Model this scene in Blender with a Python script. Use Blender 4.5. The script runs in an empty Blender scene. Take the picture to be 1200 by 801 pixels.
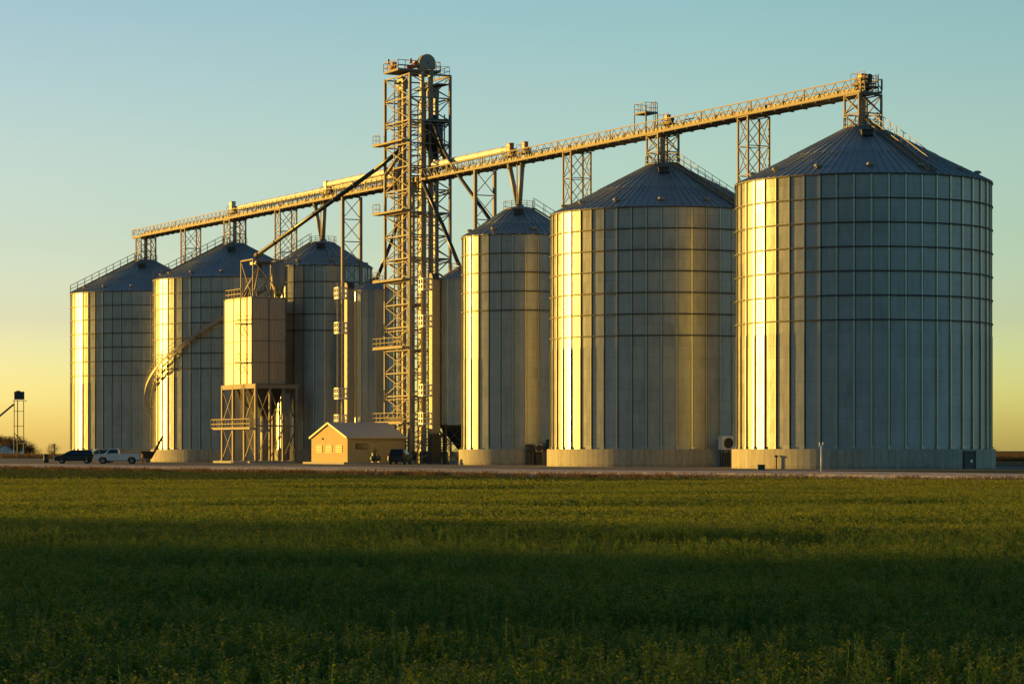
import bpy, math, random
import numpy as np
from mathutils import Vector, Matrix

random.seed(7)
S = bpy.context.scene
COL = S.collection
PI = math.pi
R = math.radians
F = 3150.0            # focal length in pixels of the 1200 px wide photograph
EYE = 1.62
U = Vector((-0.4575, 0.8892, 0))      # along the row of bins, away from the camera
V = Vector((0.8892, 0.4575, 0))       # across the row
B7 = Vector((32.15, 242.3, 0))
ROW = math.atan2(-0.8892, 0.4575)     # local x = -U (towards the near end), local y = V


def rc(t, off=0.0, z=0.0):
    p = B7 + U * t + V * off
    return Vector((p.x, p.y, z))


def at(px, s, z=0.0):
    return Vector(((px - 600) / s, F / s, z))


def gz(x, y):
    d = math.hypot(x, y)
    k = max(0.0, min(1.0, (-x / max(y, 1.0)) / 0.1)) if y > 0 else 1.0
    return -max(0.0, d - 550) * 0.003 * k if d < 3500 else -8.8 * k


# ------------------------------------------------------------------ materials
def nodes(name):
    m = bpy.data.materials.new(name)
    m.use_nodes = True
    nt = m.node_tree
    b = nt.nodes['Principled BSDF']
    return m, nt, b


def N(nt, t, **k):
    n = nt.nodes.new(t)
    for a, v in k.items():
        if a.startswith('i_'):
            n.inputs[a[2:].replace('_', ' ')].default_value = v
        else:
            setattr(n, a, v)
    return n


def L(nt, a, b):
    nt.links.new(a, b)


def math_node(nt, op, a, b=None, c=None):
    n = nt.nodes.new('ShaderNodeMath')
    n.operation = op
    for i, x in enumerate((a, b, c)):
        if x is None:
            continue
        if isinstance(x, (int, float)):
            n.inputs[i].default_value = x
        else:
            nt.links.new(x, n.inputs[i])
    return n.outputs[0]


def mixcol(nt, fac, a, b, blend='MIX'):
    n = nt.nodes.new('ShaderNodeMix')
    n.data_type = 'RGBA'
    n.blend_type = blend
    for i, x in ((0, fac), (6, a), (7, b)):
        if isinstance(x, (int, float)):
            n.inputs[i].default_value = x
        elif isinstance(x, tuple):
            n.inputs[i].default_value = (*x, 1) if len(x) == 3 else x
        else:
            nt.links.new(x, n.inputs[i])
    return n.outputs[2]


def noise(nt, scale, detail=4, vec=None, rough=0.55):
    n = N(nt, 'ShaderNodeTexNoise')
    n.inputs['Scale'].default_value = scale
    n.inputs['Detail'].default_value = detail
    n.inputs['Roughness'].default_value = rough
    if vec is not None:
        L(nt, vec, n.inputs['Vector'])
    return n


def ramp(nt, fac, stops):
    n = nt.nodes.new('ShaderNodeValToRGB')
    e = n.color_ramp.elements
    while len(e) < len(stops):
        e.new(0.5)
    for i, (p, c) in enumerate(stops):
        e[i].position = p
        e[i].color = (*c, 1) if len(c) == 3 else c
    L(nt, fac, n.inputs[0])
    return n.outputs[0]


def plain(name, col, rough=0.6, metal=0.0, var=0.18, scale=1.5, bump=0.0):
    m, nt, b = nodes(name)
    tc = N(nt, 'ShaderNodeTexCoord')
    ns = noise(nt, scale, 6, tc.outputs['Object'])
    f = math_node(nt, 'MULTIPLY_ADD', ns.outputs[0], 2 * var, 1 - var)
    L(nt, mixcol(nt, 1.0, tuple(col), f, 'MULTIPLY'), b.inputs['Base Color'])
    b.inputs['Roughness'].default_value = rough
    b.inputs['Metallic'].default_value = metal
    if bump:
        bp = N(nt, 'ShaderNodeBump')
        bp.inputs['Distance'].default_value = bump
        L(nt, ns.outputs[0], bp.inputs['Height'])
        L(nt, bp.outputs[0], b.inputs['Normal'])
    return m


def make_galv_wall():
    m, nt, b = nodes('galvanised_corrugated_sheet')
    tc = N(nt, 'ShaderNodeTexCoord')
    sep = N(nt, 'ShaderNodeSeparateXYZ')
    L(nt, tc.outputs['Object'], sep.inputs[0])
    ang = math_node(nt, 'ARCTAN2', sep.outputs[1], sep.outputs[0])
    a2 = math_node(nt, 'MULTIPLY', ang, 24 / PI)
    ai = math_node(nt, 'FLOOR', a2)
    a2i = math_node(nt, 'FLOOR', math_node(nt, 'MULTIPLY', a2, 0.5))
    zi = math_node(nt, 'FLOOR', math_node(nt, 'DIVIDE', sep.outputs[2], 1.075))
    # staggered sheets, each two stiffener bays wide
    st = math_node(nt, 'FLOOR', math_node(nt, 'MULTIPLY', math_node(nt, 'ADD', a2, zi), 0.5))
    cmb = N(nt, 'ShaderNodeCombineXYZ')
    L(nt, st, cmb.inputs[0]); L(nt, zi, cmb.inputs[1])
    wn = N(nt, 'ShaderNodeTexWhiteNoise', noise_dimensions='2D')
    L(nt, cmb.outputs[0], wn.inputs[0])
    mp = N(nt, 'ShaderNodeMapping')
    mp.inputs['Scale'].default_value = (1.6, 1.6, 0.22)
    L(nt, tc.outputs['Object'], mp.inputs[0])
    streak = noise(nt, 1.2, 6, mp.outputs[0], 0.62)
    blot = noise(nt, 0.35, 3, tc.outputs['Object'])
    # lap seam between sheets
    fr = math_node(nt, 'FRACT', math_node(nt, 'DIVIDE', sep.outputs[2], 1.075))
    seam = math_node(nt, 'LESS_THAN', fr, 0.05)
    v = math_node(nt, 'MULTIPLY_ADD', wn.outputs[0], 0.12, 0.72)
    v = math_node(nt, 'ADD', v, math_node(nt, 'MULTIPLY_ADD', streak.outputs[0], 0.56, -0.28))
    v = math_node(nt, 'ADD', v, math_node(nt, 'MULTIPLY_ADD', blot.outputs[0], 0.30, -0.15))
    v = math_node(nt, 'SUBTRACT', v, math_node(nt, 'MULTIPLY', seam, 0.14))
    L(nt, mixcol(nt, 1.0, (0.50, 0.52, 0.49), v, 'MULTIPLY'), b.inputs['Base Color'])
    b.inputs['Metallic'].default_value = 0.50
    rr = math_node(nt, 'ADD', math_node(nt, 'MULTIPLY', wn.outputs[0], 0.06), 0.40)
    rr = math_node(nt, 'ADD', rr, math_node(nt, 'MULTIPLY_ADD', streak.outputs[0], 0.16, -0.06))
    L(nt, rr, b.inputs['Roughness'])
    b.inputs['Anisotropic'].default_value = 0.75
    b.inputs['Anisotropic Rotation'].default_value = 0.25
    tg = N(nt, 'ShaderNodeTangent', direction_type='RADIAL', axis='Z')
    L(nt, tg.outputs[0], b.inputs['Tangent'])
    bp = N(nt, 'ShaderNodeBump')
    bp.inputs['Distance'].default_value = 0.02
    bp.inputs['Strength'].default_value = 0.9
    mp2 = N(nt, 'ShaderNodeMapping')
    mp2.inputs['Scale'].default_value = (0.9, 0.9, 0.5)
    L(nt, tc.outputs['Object'], mp2.inputs[0])
    dn = noise(nt, 1.3, 2, mp2.outputs[0])
    L(nt, dn.outputs[0], bp.inputs['Height'])
    L(nt, bp.outputs[0], b.inputs['Normal'])
    return m


def make_concrete():
    m, nt, b = nodes('board_formed_concrete')
    tc = N(nt, 'ShaderNodeTexCoord')
    sep = N(nt, 'ShaderNodeSeparateXYZ')
    L(nt, tc.outputs['Object'], sep.inputs[0])
    ang = math_node(nt, 'ARCTAN2', sep.outputs[1], sep.outputs[0])
    pi_ = math_node(nt, 'MULTIPLY', ang, 60 / PI)
    wn = N(nt, 'ShaderNodeTexWhiteNoise', noise_dimensions='1D')
    L(nt, math_node(nt, 'FLOOR', pi_), wn.inputs['W'])
    fr = math_node(nt, 'FRACT', pi_)
    seam = math_node(nt, 'LESS_THAN', fr, 0.09)
    mp = N(nt, 'ShaderNodeMapping')
    mp.inputs['Scale'].default_value = (1, 1, 0.3)
    L(nt, tc.outputs['Object'], mp.inputs[0])
    ns = noise(nt, 2.2, 8, mp.outputs[0], 0.7)
    v = math_node(nt, 'MULTIPLY_ADD', wn.outputs[0], 0.16, 0.80)
    v = math_node(nt, 'ADD', v, math_node(nt, 'MULTIPLY_ADD', ns.outputs[0], 0.7, -0.35))
    v = math_node(nt, 'SUBTRACT', v, math_node(nt, 'MULTIPLY', seam, 0.2))
    # mud splash with a ragged upper edge and rain streaks from the sill
    n3 = noise(nt, 1.4, 5, tc.outputs['Object'])
    mud = math_node(nt, 'LESS_THAN', sep.outputs[2], math_node(nt, 'MULTIPLY_ADD', n3.outputs[0], 1.3, -0.42))
    mp4 = N(nt, 'ShaderNodeMapping')
    mp4.inputs['Scale'].default_value = (3, 3, 0.08)
    L(nt, tc.outputs['Object'], mp4.inputs[0])
    n4 = noise(nt, 1.5, 4, mp4.outputs[0])
    drip = math_node(nt, 'GREATER_THAN', n4.outputs[0], 0.60)
    v = math_node(nt, 'SUBTRACT', v, math_node(nt, 'MULTIPLY', mud, 0.16))
    v = math_node(nt, 'SUBTRACT', v, math_node(nt, 'MULTIPLY', drip, 0.14))
    L(nt, mixcol(nt, 1.0, (0.42, 0.39, 0.31), v, 'MULTIPLY'), b.inputs['Base Color'])
    b.inputs['Roughness'].default_value = 0.85
    return m


def make_siding(name, col, pitch, axis, lo=0.75, metal=0.0, rough=0.5):
    """sheet siding with ribs every pitch metres along local x + y"""
    m, nt, b = nodes(name)
    tc = N(nt, 'ShaderNodeTexCoord')
    sep = N(nt, 'ShaderNodeSeparateXYZ')
    L(nt, tc.outputs['Object'], sep.inputs[0])
    if axis == 'h':
        c = math_node(nt, 'ADD', sep.outputs[0], sep.outputs[1])
    else:
        c = sep.outputs[2]
    fr = math_node(nt, 'FRACT', math_node(nt, 'DIVIDE', c, pitch))
    line = math_node(nt, 'LESS_THAN', fr, 0.14)
    mp = N(nt, 'ShaderNodeMapping')
    mp.inputs['Scale'].default_value = (1, 1, 0.25)
    L(nt, tc.outputs['Object'], mp.inputs[0])
    ns = noise(nt, 1.3, 7, mp.outputs[0], 0.65)
    v = math_node(nt, 'MULTIPLY_ADD', ns.outputs[0], 0.5, 0.72)
    v = math_node(nt, 'SUBTRACT', v, math_node(nt, 'MULTIPLY', line, 1 - lo))
    L(nt, mixcol(nt, 1.0, tuple(col), v, 'MULTIPLY'), b.inputs['Base Color'])
    b.inputs['Roughness'].default_value = rough
    b.inputs['Metallic'].default_value = metal
    bp = N(nt, 'ShaderNodeBump')
    bp.inputs['Distance'].default_value = 0.03
    L(nt, math_node(nt, 'PINGPONG', fr, 0.5), bp.inputs['Height'])
    L(nt, bp.outputs[0], b.inputs['Normal'])
    return m


def make_ground(name, stops, scale, rough=0.95, bump=0.05, vecscale=(1, 1, 1)):
    m, nt, b = nodes(name)
    tc = N(nt, 'ShaderNodeTexCoord')
    mp = N(nt, 'ShaderNodeMapping')
    mp.inputs['Scale'].default_value = vecscale
    L(nt, tc.outputs['Object'], mp.inputs[0])
    n1 = noise(nt, scale, 10, mp.outputs[0], 0.6)
    n2 = noise(nt, scale * 0.09, 4, mp.outputs[0], 0.6)
    f = math_node(nt, 'ADD', math_node(nt, 'MULTIPLY', n1.outputs[0], 0.5), math_node(nt, 'MULTIPLY', n2.outputs[0], 0.5))
    L(nt, ramp(nt, f, stops), b.inputs['Base Color'])
    b.inputs['Roughness'].default_value = rough
    b.inputs['Specular IOR Level'].default_value = 0.1
    bp = N(nt, 'ShaderNodeBump')
    bp.inputs['Distance'].default_value = bump
    L(nt, n1.outputs[0], bp.inputs['Height'])
    L(nt, bp.outputs[0], b.inputs['Normal'])
    return m


def make_leaf(name, c1, c2, trans=0.35):
    m, nt, b = nodes(name)
    oi = N(nt, 'ShaderNodeObjectInfo')
    geo = N(nt, 'ShaderNodeNewGeometry')
    r = math_node(nt, 'FRACT', math_node(nt, 'ADD', oi.outputs['Random'], math_node(nt, 'MULTIPLY', geo.outputs['Random Per Island'], 0.6)))
    col = mixcol(nt, r, c1, c2)
    L(nt, col, b.inputs['Base Color'])
    b.inputs['Roughness'].default_value = 0.6
    b.inputs['Specular IOR Level'].default_value = 0.25
    tr = N(nt, 'ShaderNodeBsdfTranslucent')
    L(nt, mixcol(nt, 1.0, col, (1.2, 1.15, 0.5), 'MULTIPLY'), tr.inputs[0])
    mx = N(nt, 'ShaderNodeMixShader')
    mx.inputs[0].default_value = trans
    L(nt, b.outputs[0], mx.inputs[1]); L(nt, tr.outputs[0], mx.inputs[2])
    L(nt, mx.outputs[0], nt.nodes['Material Output'].inputs[0])
    return m


M = dict(
    wall=make_galv_wall(),
    stiff=plain('galvanised_stiffener', (0.42, 0.41, 0.36), 0.33, 0.85, 0.2, 0.8),
    roof=plain('weathered_roof_sheet', (0.33, 0.355, 0.36), 0.55, 0.45, 0.22, 0.7),
    steel=plain('galvanised_frame_steel', (0.25, 0.21, 0.155), 0.72, 0.1, 0.2, 2.0),
    spout=plain('dark_painted_spout', (0.05, 0.052, 0.056), 0.4, 0.4, 0.25, 1.0),
    dark=plain('dark_steel', (0.06, 0.06, 0.06), 0.6, 0.3, 0.3, 2.0),
    deck=plain('deck_plate', (0.14, 0.13, 0.12), 0.7, 0.3, 0.25, 1.2),
    trough=plain('weathered_trough', (0.12, 0.11, 0.10), 0.6, 0.3, 0.3, 1.0),
    hood=plain('white_conveyor_hood', (0.74, 0.73, 0.70), 0.4, 0.1, 0.08, 1.0),
    duct=plain('galvanised_duct', (0.30, 0.275, 0.23), 0.6, 0.15, 0.15, 0.6),
    orange=plain('orange_motor_paint', (0.48, 0.11, 0.02), 0.5, 0.0, 0.2, 3.0),
    concrete=make_concrete(),
    slab=plain('slab_concrete', (0.36, 0.34, 0.30), 0.9, 0, 0.2, 0.8),
    dryer=make_siding('dryer_cladding', (0.36, 0.30, 0.235), 0.55, 'h', 0.78, 0.15, 0.42),
    _s=None,
    siding=make_siding('cream_metal_siding', (0.48, 0.36, 0.17), 0.3, 'h', 0.9, 0.0, 0.85),
    shingle=make_siding('brown_roof_sheet', (0.52, 0.48, 0.42), 0.4, 'h', 0.85, 0.1, 0.6),
    trim=plain('cream_trim', (0.50, 0.38, 0.20), 0.5, 0, 0.06),
    white=plain('white_paint', (0.70, 0.70, 0.69), 0.35, 0, 0.05),
    wpaint=plain('white_car_paint', (0.62, 0.63, 0.64), 0.25, 0, 0.04),
    bpaint=plain('dark_blue_car_paint', (0.012, 0.018, 0.028), 0.2, 0.2, 0.05),
    tpaint=plain('tan_car_paint', (0.45, 0.40, 0.30), 0.25, 0.1, 0.05),
    kpaint=plain('black_car_paint', (0.010, 0.010, 0.010), 0.35, 0.0, 0.05),
    glass=plain('tinted_glass', (0.02, 0.03, 0.035), 0.08, 0, 0.02),
    rubber=plain('tyre_rubber', (0.02, 0.02, 0.02), 0.85, 0, 0.2, 4),
    chrome=plain('bright_metal', (0.28, 0.28, 0.28), 0.4, 0.5, 0.05),
    lamp=plain('headlamp_lens', (0.6, 0.6, 0.58), 0.15, 0, 0.02),
    tail=plain('tail_lamp_lens', (0.35, 0.02, 0.01), 0.2, 0, 0.02),
    green=plain('green_painted_metal', (0.035, 0.065, 0.045), 0.6, 0.1, 0.15),
    coneo=plain('orange_plastic', (0.6, 0.16, 0.02), 0.5, 0, 0.1),
    bark=plain('bark', (0.07, 0.055, 0.04), 0.9, 0, 0.3, 3),
    wood=plain('weathered_pole_wood', (0.11, 0.09, 0.07), 0.9, 0, 0.3, 3),
    leaf=make_leaf('tree_leaf', (0.06, 0.055, 0.018), (0.13, 0.075, 0.02), 0.3),
    crop=make_leaf('alfalfa_leaf', (0.044, 0.125, 0.014), (0.120, 0.22, 0.020), 0.42),
    cropy=make_leaf('alfalfa_tip', (0.14, 0.19, 0.022), (0.30, 0.28, 0.04), 0.45),
    verge=make_leaf('verge_grass', (0.050, 0.080, 0.012), (0.10, 0.125, 0.02), 0.3),  # roadside grass, with the shade band put into its darker colour
    grain=make_leaf('dry_crop', (0.12, 0.075, 0.035), (0.19, 0.11, 0.045), 0.25),
)


# ------------------------------------------------------------------ mesh helper
class MB:
    def __init__(s):
        s.v, s.f = [], []

    def add(s, v, f):
        o = len(s.v)
        s.v += [tuple(x) for x in v]
        s.f += [tuple(i + o for i in q) for q in f]
        return s

    def box(s, c, d, rot=None):
        x, y, z = (k / 2 for k in d)
        pts = [Vector((a, b, e)) for e in (-z, z) for a, b in ((-x, -y), (x, -y), (x, y), (-x, y))]
        if rot is not None:
            pts = [rot @ p for p in pts]
        c = Vector(c)
        return s.add([p + c for p in pts], [(3, 2, 1, 0), (4, 5, 6, 7), (0, 1, 5, 4), (1, 2, 6, 5), (2, 3, 7, 6), (3, 0, 4, 7)])

    def bar(s, p, q, w, h=None):
        p, q = Vector(p), Vector(q)
        h = h or w
        d = q - p
        ln = d.length
        d.normalize()
        up = Vector((0, 0, 1)) if abs(d.z) < 0.95 else Vector((0, 1, 0))
        a = d.cross(up).normalized()
        b = a.cross(d)
        m = Matrix((a, d, b)).transposed()
        return s.box((p + q) / 2, (w, ln, h), m)

    def tube(s, p, q, r, n=8, r2=None):
        p, q = Vector(p), Vector(q)
        r2 = r if r2 is None else r2
        d = (q - p).normalized()
        up = Vector((0, 0, 1)) if abs(d.z) < 0.95 else Vector((0, 1, 0))
        a = d.cross(up).normalized()
        b = a.cross(d)
        v = []
        for c, rr in ((p, r), (q, r2)):
            for i in range(n):
                t = 2 * PI * i / n
                v.append(c + a * math.cos(t) * rr + b * math.sin(t) * rr)
        f = [(i, n + i, n + (i + 1) % n, (i + 1) % n) for i in range(n)]
        f += [tuple(range(n)), tuple(range(2 * n - 1, n - 1, -1))]
        return s.add(v, f)

    def lathe(s, prof, n=24, c=(0, 0, 0), a0=0.0, a1=2 * PI, cap=True):
        full = abs(a1 - a0 - 2 * PI) < 1e-6
        m = n if full else n + 1
        v = []
        for r, z in prof:
            for i in range(m):
                t = a0 + (a1 - a0) * i / n
                v.append((c[0] + r * math.cos(t), c[1] + r * math.sin(t), c[2] + z))
        f = []
        for k in range(len(prof) - 1):
            for i in range(n):
                j = (i + 1) % m
                f.append((k * m + i, k * m + j, (k + 1) * m + j, (k + 1) * m + i))
        if cap and full:
            if prof[0][0] > 0.01:
                f.append(tuple(range(m - 1, -1, -1)))
            if prof[-1][0] > 0.01:
                f.append(tuple(range((len(prof) - 1) * m, len(prof) * m)))
        return s.add(v, f)

    def prism(s, pts, y0, y1):
        """outline in x,z extruded along y"""
        n = len(pts)
        v = [(x, y0, z) for x, z in pts] + [(x, y1, z) for x, z in pts]
        f = [(i, (i + 1) % n, n + (i + 1) % n, n + i) for i in range(n)]
        f += [tuple(range(n - 1, -1, -1)), tuple(range(n, 2 * n))]
        return s.add(v, f)

    def mesh(s, name, mat, smooth=False):
        me = bpy.data.meshes.new(name)
        me.from_pydata(s.v, [], s.f)
        me.materials.append(mat)
        if smooth:
            me.polygons.foreach_set('use_smooth', [True] * len(me.polygons))
        me.update()
        return me

    def build(s, name, mat, parent=None, smooth=False, loc=None, rot=None):
        return put(name, s.mesh(name, mat, smooth), parent, loc, rot)


def put(name, me, parent=None, loc=None, rot=None):
    o = bpy.data.objects.new(name, me)
    COL.objects.link(o)
    o.parent = parent
    if loc is not None:
        o.location = loc
    if rot is not None:
        o.rotation_euler = (0, 0, rot)
    return o


def tag(o, label=None, cat=None, group=None, kind=None):
    if label: o['label'] = label
    if cat: o['category'] = cat
    if group: o['group'] = group
    if kind: o['kind'] = kind
    return o


def thing(name, label, cat, loc=(0, 0, 0), rz=0.0, group=None):
    o = bpy.data.objects.new(name, None)
    COL.objects.link(o)
    o.location = loc
    o.rotation_euler = (0, 0, rz)
    return tag(o, label, cat, group)


def copy_tree(o, parent=None):
    c = o.copy()
    COL.objects.link(c)
    c.parent = parent
    for ch in list(KIDS.get(o.name, [])) or [k for k in bpy.data.objects if k.parent == o]:
        copy_tree(ch, c)
    return c


KIDS = {}


def bevel(o, w=0.02, seg=2):
    b = o.modifiers.new('bevel', 'BEVEL')
    b.width = w
    b.segments = seg
    b.limit_method = 'ANGLE'
    return o


def rail(mb, pts, h=1.05, w=0.05, step=1.4):
    """hand rail with posts along a polyline of floor points"""
    for a, b in zip(pts[:-1], pts[1:]):
        a, b = Vector(a), Vector(b)
        n = max(1, round((b - a).length / step))
        for i in range(n + 1):
            p = a.lerp(b, i / n)
            mb.bar(p, p + Vector((0, 0, h)), w)
        for k in (0.5, 1.0):
            mb.bar(a + Vector((0, 0, h * k)), b + Vector((0, 0, h * k)), w)
        mb.bar(a + Vector((0, 0, 0.07)), b + Vector((0, 0, 0.07)), 0.03, 0.14)


# ------------------------------------------------------------------ grain bins
ZC, ZE = 1.75, 25.5


def phi(a, r, z=0.0):
    """point at r from the bin axis, a degrees right of the side that faces the camera"""
    return Vector((r * math.sin(R(a)), -r * math.cos(R(a)), z))


def hood_vent_mesh():
    m = MB()
    m.lathe([(0.17, -0.25), (0.17, 0.10), (0.36, 0.14), (0.35, 0.24), (0.24, 0.35), (0.0, 0.39)], 14)
    return m.mesh('roof_vent', M['duct'], True)


VENT = hood_vent_mesh()


def grain_bin(t, Rb, zp, n, rings, label, stair_az, hatch=True, vents=14, ladder=True):
    c = rc(t)
    b = thing('grain_bin', label, 'grain bin', c, 0, 'corrugated steel grain bins in one row')
    off = PI / n
    # foundation ring
    m = MB()
    m.lathe([(Rb + 0.42, -0.5), (Rb + 0.42, ZC - 0.04), (Rb + 0.38, ZC), (Rb - 0.3, ZC)], 120)
    m.build('foundation', M['concrete'], b)
    m = MB()
    # each sheet bay bulges a little between its stiffeners
    pv = []
    for i in range(n):
        for k_ in range(4):
            a_ = 2 * PI * (i + k_ / 4) / n
            chord = Rb * math.cos(PI / n) / math.cos(a_ - 2 * PI * (i + 0.5) / n)
            rr_ = chord + (Rb - chord) * 0.45
            pv.append((rr_ * math.cos(a_ + off), rr_ * math.sin(a_ + off)))
    q_ = len(pv)
    m.add([(x, y, ZC - 0.01) for x, y in pv] + [(x, y, ZE) for x, y in pv], [(i, (i + 1) % q_, q_ + (i + 1) % q_, q_ + i) for i in range(q_)])
    m.build('wall', M['wall'], b)
    # stiffeners: one mesh shared, turned about the axis
    m = MB()
    w, d = 0.075, 0.10
    for (z0, z1, dd) in ((ZC + 0.01, 11.8, 0.13), (11.8, ZE - 0.05, 0.10)):
        m.box((Rb + dd / 2 + 0.005, 0, (z0 + z1) / 2), (dd, 0.13, z1 - z0))
        m.box((Rb + 0.012, 0, (z0 + z1) / 2), (0.012, 0.19, z1 - z0))
    m.box((Rb + 0.10, 0, ZC + 0.12), (0.2, 0.26, 0.2))
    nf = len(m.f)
    m.box((Rb + 0.02, 0.118, (ZC + ZE) / 2), (0.045, 0.055, ZE - ZC - 0.1))  # dark strip stands in for the shadow line along the stiffener's right side
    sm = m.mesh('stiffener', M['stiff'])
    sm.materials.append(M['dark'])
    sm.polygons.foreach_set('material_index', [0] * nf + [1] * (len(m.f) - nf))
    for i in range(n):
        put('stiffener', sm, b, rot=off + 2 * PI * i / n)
    rm = MB()
    rm.lathe([(0.0 + Rb + 0.10, -0.055), (Rb + 0.19, -0.055), (Rb + 0.19, 0.055), (Rb + 0.10, 0.055)], n, a0=off, a1=off + 2 * PI, cap=False)
    rmesh = rm.mesh('wind_ring', M['dark'])
    for k in rings:
        put('wind_ring', rmesh, b, loc=(0, 0, ZE - 2.1 * k))
    # roof
    rp = 1.7
    zt = zp - 0.35
    sl = (zt - ZE) / (Rb - rp)
    m = MB()
    prof = [(Rb + 0.16, ZE - 0.02), (Rb + 0.16, ZE + 0.05)]
    rmid = rp + (Rb - rp) * 0.52
    zmid = ZE + (Rb - rmid) * sl
    prof += [(rmid, zmid + 0.02), (rmid, zmid + 0.09), (rp, zt + 0.09), (rp * 0.94, zt + 0.34), (0.9, zt + 0.5), (0.0, zt + 0.55)]
    m.lathe(prof, n * 2)
    # standing ribs
    for i in range(n * 2):
        a = 2 * PI * i / (n * 2)
        u = Vector((math.cos(a), math.sin(a), 0))
        if i % 2 == 0:
            m.bar(u * (Rb + 0.16) + Vector((0, 0, ZE + 0.10)), u * rmid + Vector((0, 0, zmid + 0.09)), 0.07, 0.10)
            m.bar(u * rmid + Vector((0, 0, zmid + 0.14)), u * rp + Vector((0, 0, zt + 0.14)), 0.06, 0.10)
        else:
            m.bar(u * (Rb + 0.16) + Vector((0, 0, ZE + 0.10)), u * rmid + Vector((0, 0, zmid + 0.09)), 0.05, 0.08)
    m.build('roof', M['roof'], b)
    # roof vents just above the eave
    for i in range(vents):
        a = 2 * PI * (i + 0.35) / vents
        r = Rb * 0.90
        put('roof_vent', VENT, b, loc=(r * math.cos(a), r * math.sin(a), ZE + (Rb - r) * sl + 0.12))
    # hatch high on the roof, facing the camera
    if hatch:
        r = rp + (Rb - rp) * 0.2
        hm = MB()
        rt = Matrix.Rotation(-math.atan(sl), 3, 'X')
        hm.box((0, 0, 0.22), (1.0, 0.9, 0.45))
        hm.box((0, -0.1, 0.48), (1.15, 1.15, 0.07))
        h = hm.build('roof_hatch', M['dark'], b, loc=phi(-2, r, ZE + (Rb - r) * sl + 0.1))
    # roof stair: two stringers with rails, treads
    az = stair_az
    a = R(az)
    rad = Vector((math.sin(a), -math.cos(a), 0))
    tan = Vector((math.cos(a), math.sin(a), 0))
    p0 = rad * (Rb + 0.1) + Vector((0, 0, ZE + 0.35))
    p1 = rad * rp + Vector((0, 0, zt + 0.35))
    st = MB()
    k = max(4, int((p1 - p0).length / 1.2))
    for s_ in (-0.4, 0.4):
        st.bar(p0 + tan * s_, p1 + tan * s_, 0.05, 0.16)
    nt_ = k * 4
    for i in range(nt_ + 1):
        q = p0.lerp(p1, i / nt_)
        st.box(q, (0.8, 0.22, 0.04), Matrix.Rotation(a, 3, 'Z'))
    st.build('roof_stair', M['steel'], b)
    hr = MB()
    for s_ in (-0.45, 0.45):
        for i in range(k + 1):
            q = p0.lerp(p1, i / k) + tan * s_
            hr.bar(q, q + Vector((0, 0, 1.1)), 0.05)
        for h in (0.55, 1.1):
            hr.bar(p0 + tan * s_ + Vector((0, 0, h)), p1 + tan * s_ + Vector((0, 0, h)), 0.045)
    hr.build('stair_rail', M['duct'], b)
    # ring rail around the peak
    pr = MB()
    pts = [Vector((1.75 * math.cos(2 * PI * i / 12), 1.75 * math.sin(2 * PI * i / 12), zt + 0.1)) for i in range(13)]
    for i in range(12):
        if True:
            rail(pr, [pts[i], pts[i + 1]], 1.0, 0.045, 2)
    pr.build('peak_rail', M['steel'], b)
    if not ladder:
        return b
    # wall ladder with cage under the roof stair
    la = MB()
    q = rad * (Rb + 0.35)
    for s_ in (-0.22, 0.22):
        la.bar(q + tan * s_ + Vector((0, 0, 2.4)), q + tan * s_ + Vector((0, 0, ZE + 1.2)), 0.05)
    z = 2.6
    while z < ZE + 0.9:
        la.bar(q - tan * 0.22 + Vector((0, 0, z)), q + tan * 0.22 + Vector((0, 0, z)), 0.03)
        z += 0.35
    la.build('ladder', M['steel'], b)
    cg = MB()
    z = 4.6
    hoops = []
    while z < ZE + 1.0:
        pts = [q + tan * (0.38 * math.cos(x)) + rad * (0.72 * math.sin(x)) + Vector((0, 0, z)) for x in [PI * i / 6 for i in range(7)]]
        for u0, u1 in zip(pts[:-1], pts[1:]):
            cg.bar(u0, u1, 0.035)
        z += 1.2
    for i in (1, 3, 5):
        x = PI * i / 6
        e = q + tan * (0.38 * math.cos(x)) + rad * (0.72 * math.sin(x))
        cg.bar(e + Vector((0, 0, 4.6)), e + Vector((0, 0, ZE + 0.9)), 0.03)
    cg.build('ladder_cage', M['steel'], b)
    return b


bin7 = grain_bin(0.9, 11.42, 30.9, 48, range(0, 7), 'wide steel grain bin nearest and largest, small dark door in its base', 24, ladder=False)
bin6 = grain_bin(36.6, 11.42, 30.9, 48, range(0, 7), 'wide steel grain bin, second largest, with a white fan box at its right foot', 37)
bin5 = grain_bin(68.5, 6.4, 28.9, 28, range(0, 5), 'narrow steel grain bin just right of the lattice elevator tower', 78, vents=8)
bin3 = grain_bin(124.6, 6.4, 28.9, 28, range(0, 5), 'narrow steel grain bin behind the tan dryer tower', -70, vents=8, ladder=False)
bin2 = grain_bin(156.2, 11.42, 30.9, 48, range(0, 7), 'wide steel grain bin with a staircase curling up its side', -88, ladder=False)
bin1 = grain_bin(193.7, 11.42, 30.9, 48, range(0, 7), 'wide steel grain bin farthest left in the row, parked vehicles at its foot', -86, ladder=False)

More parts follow.
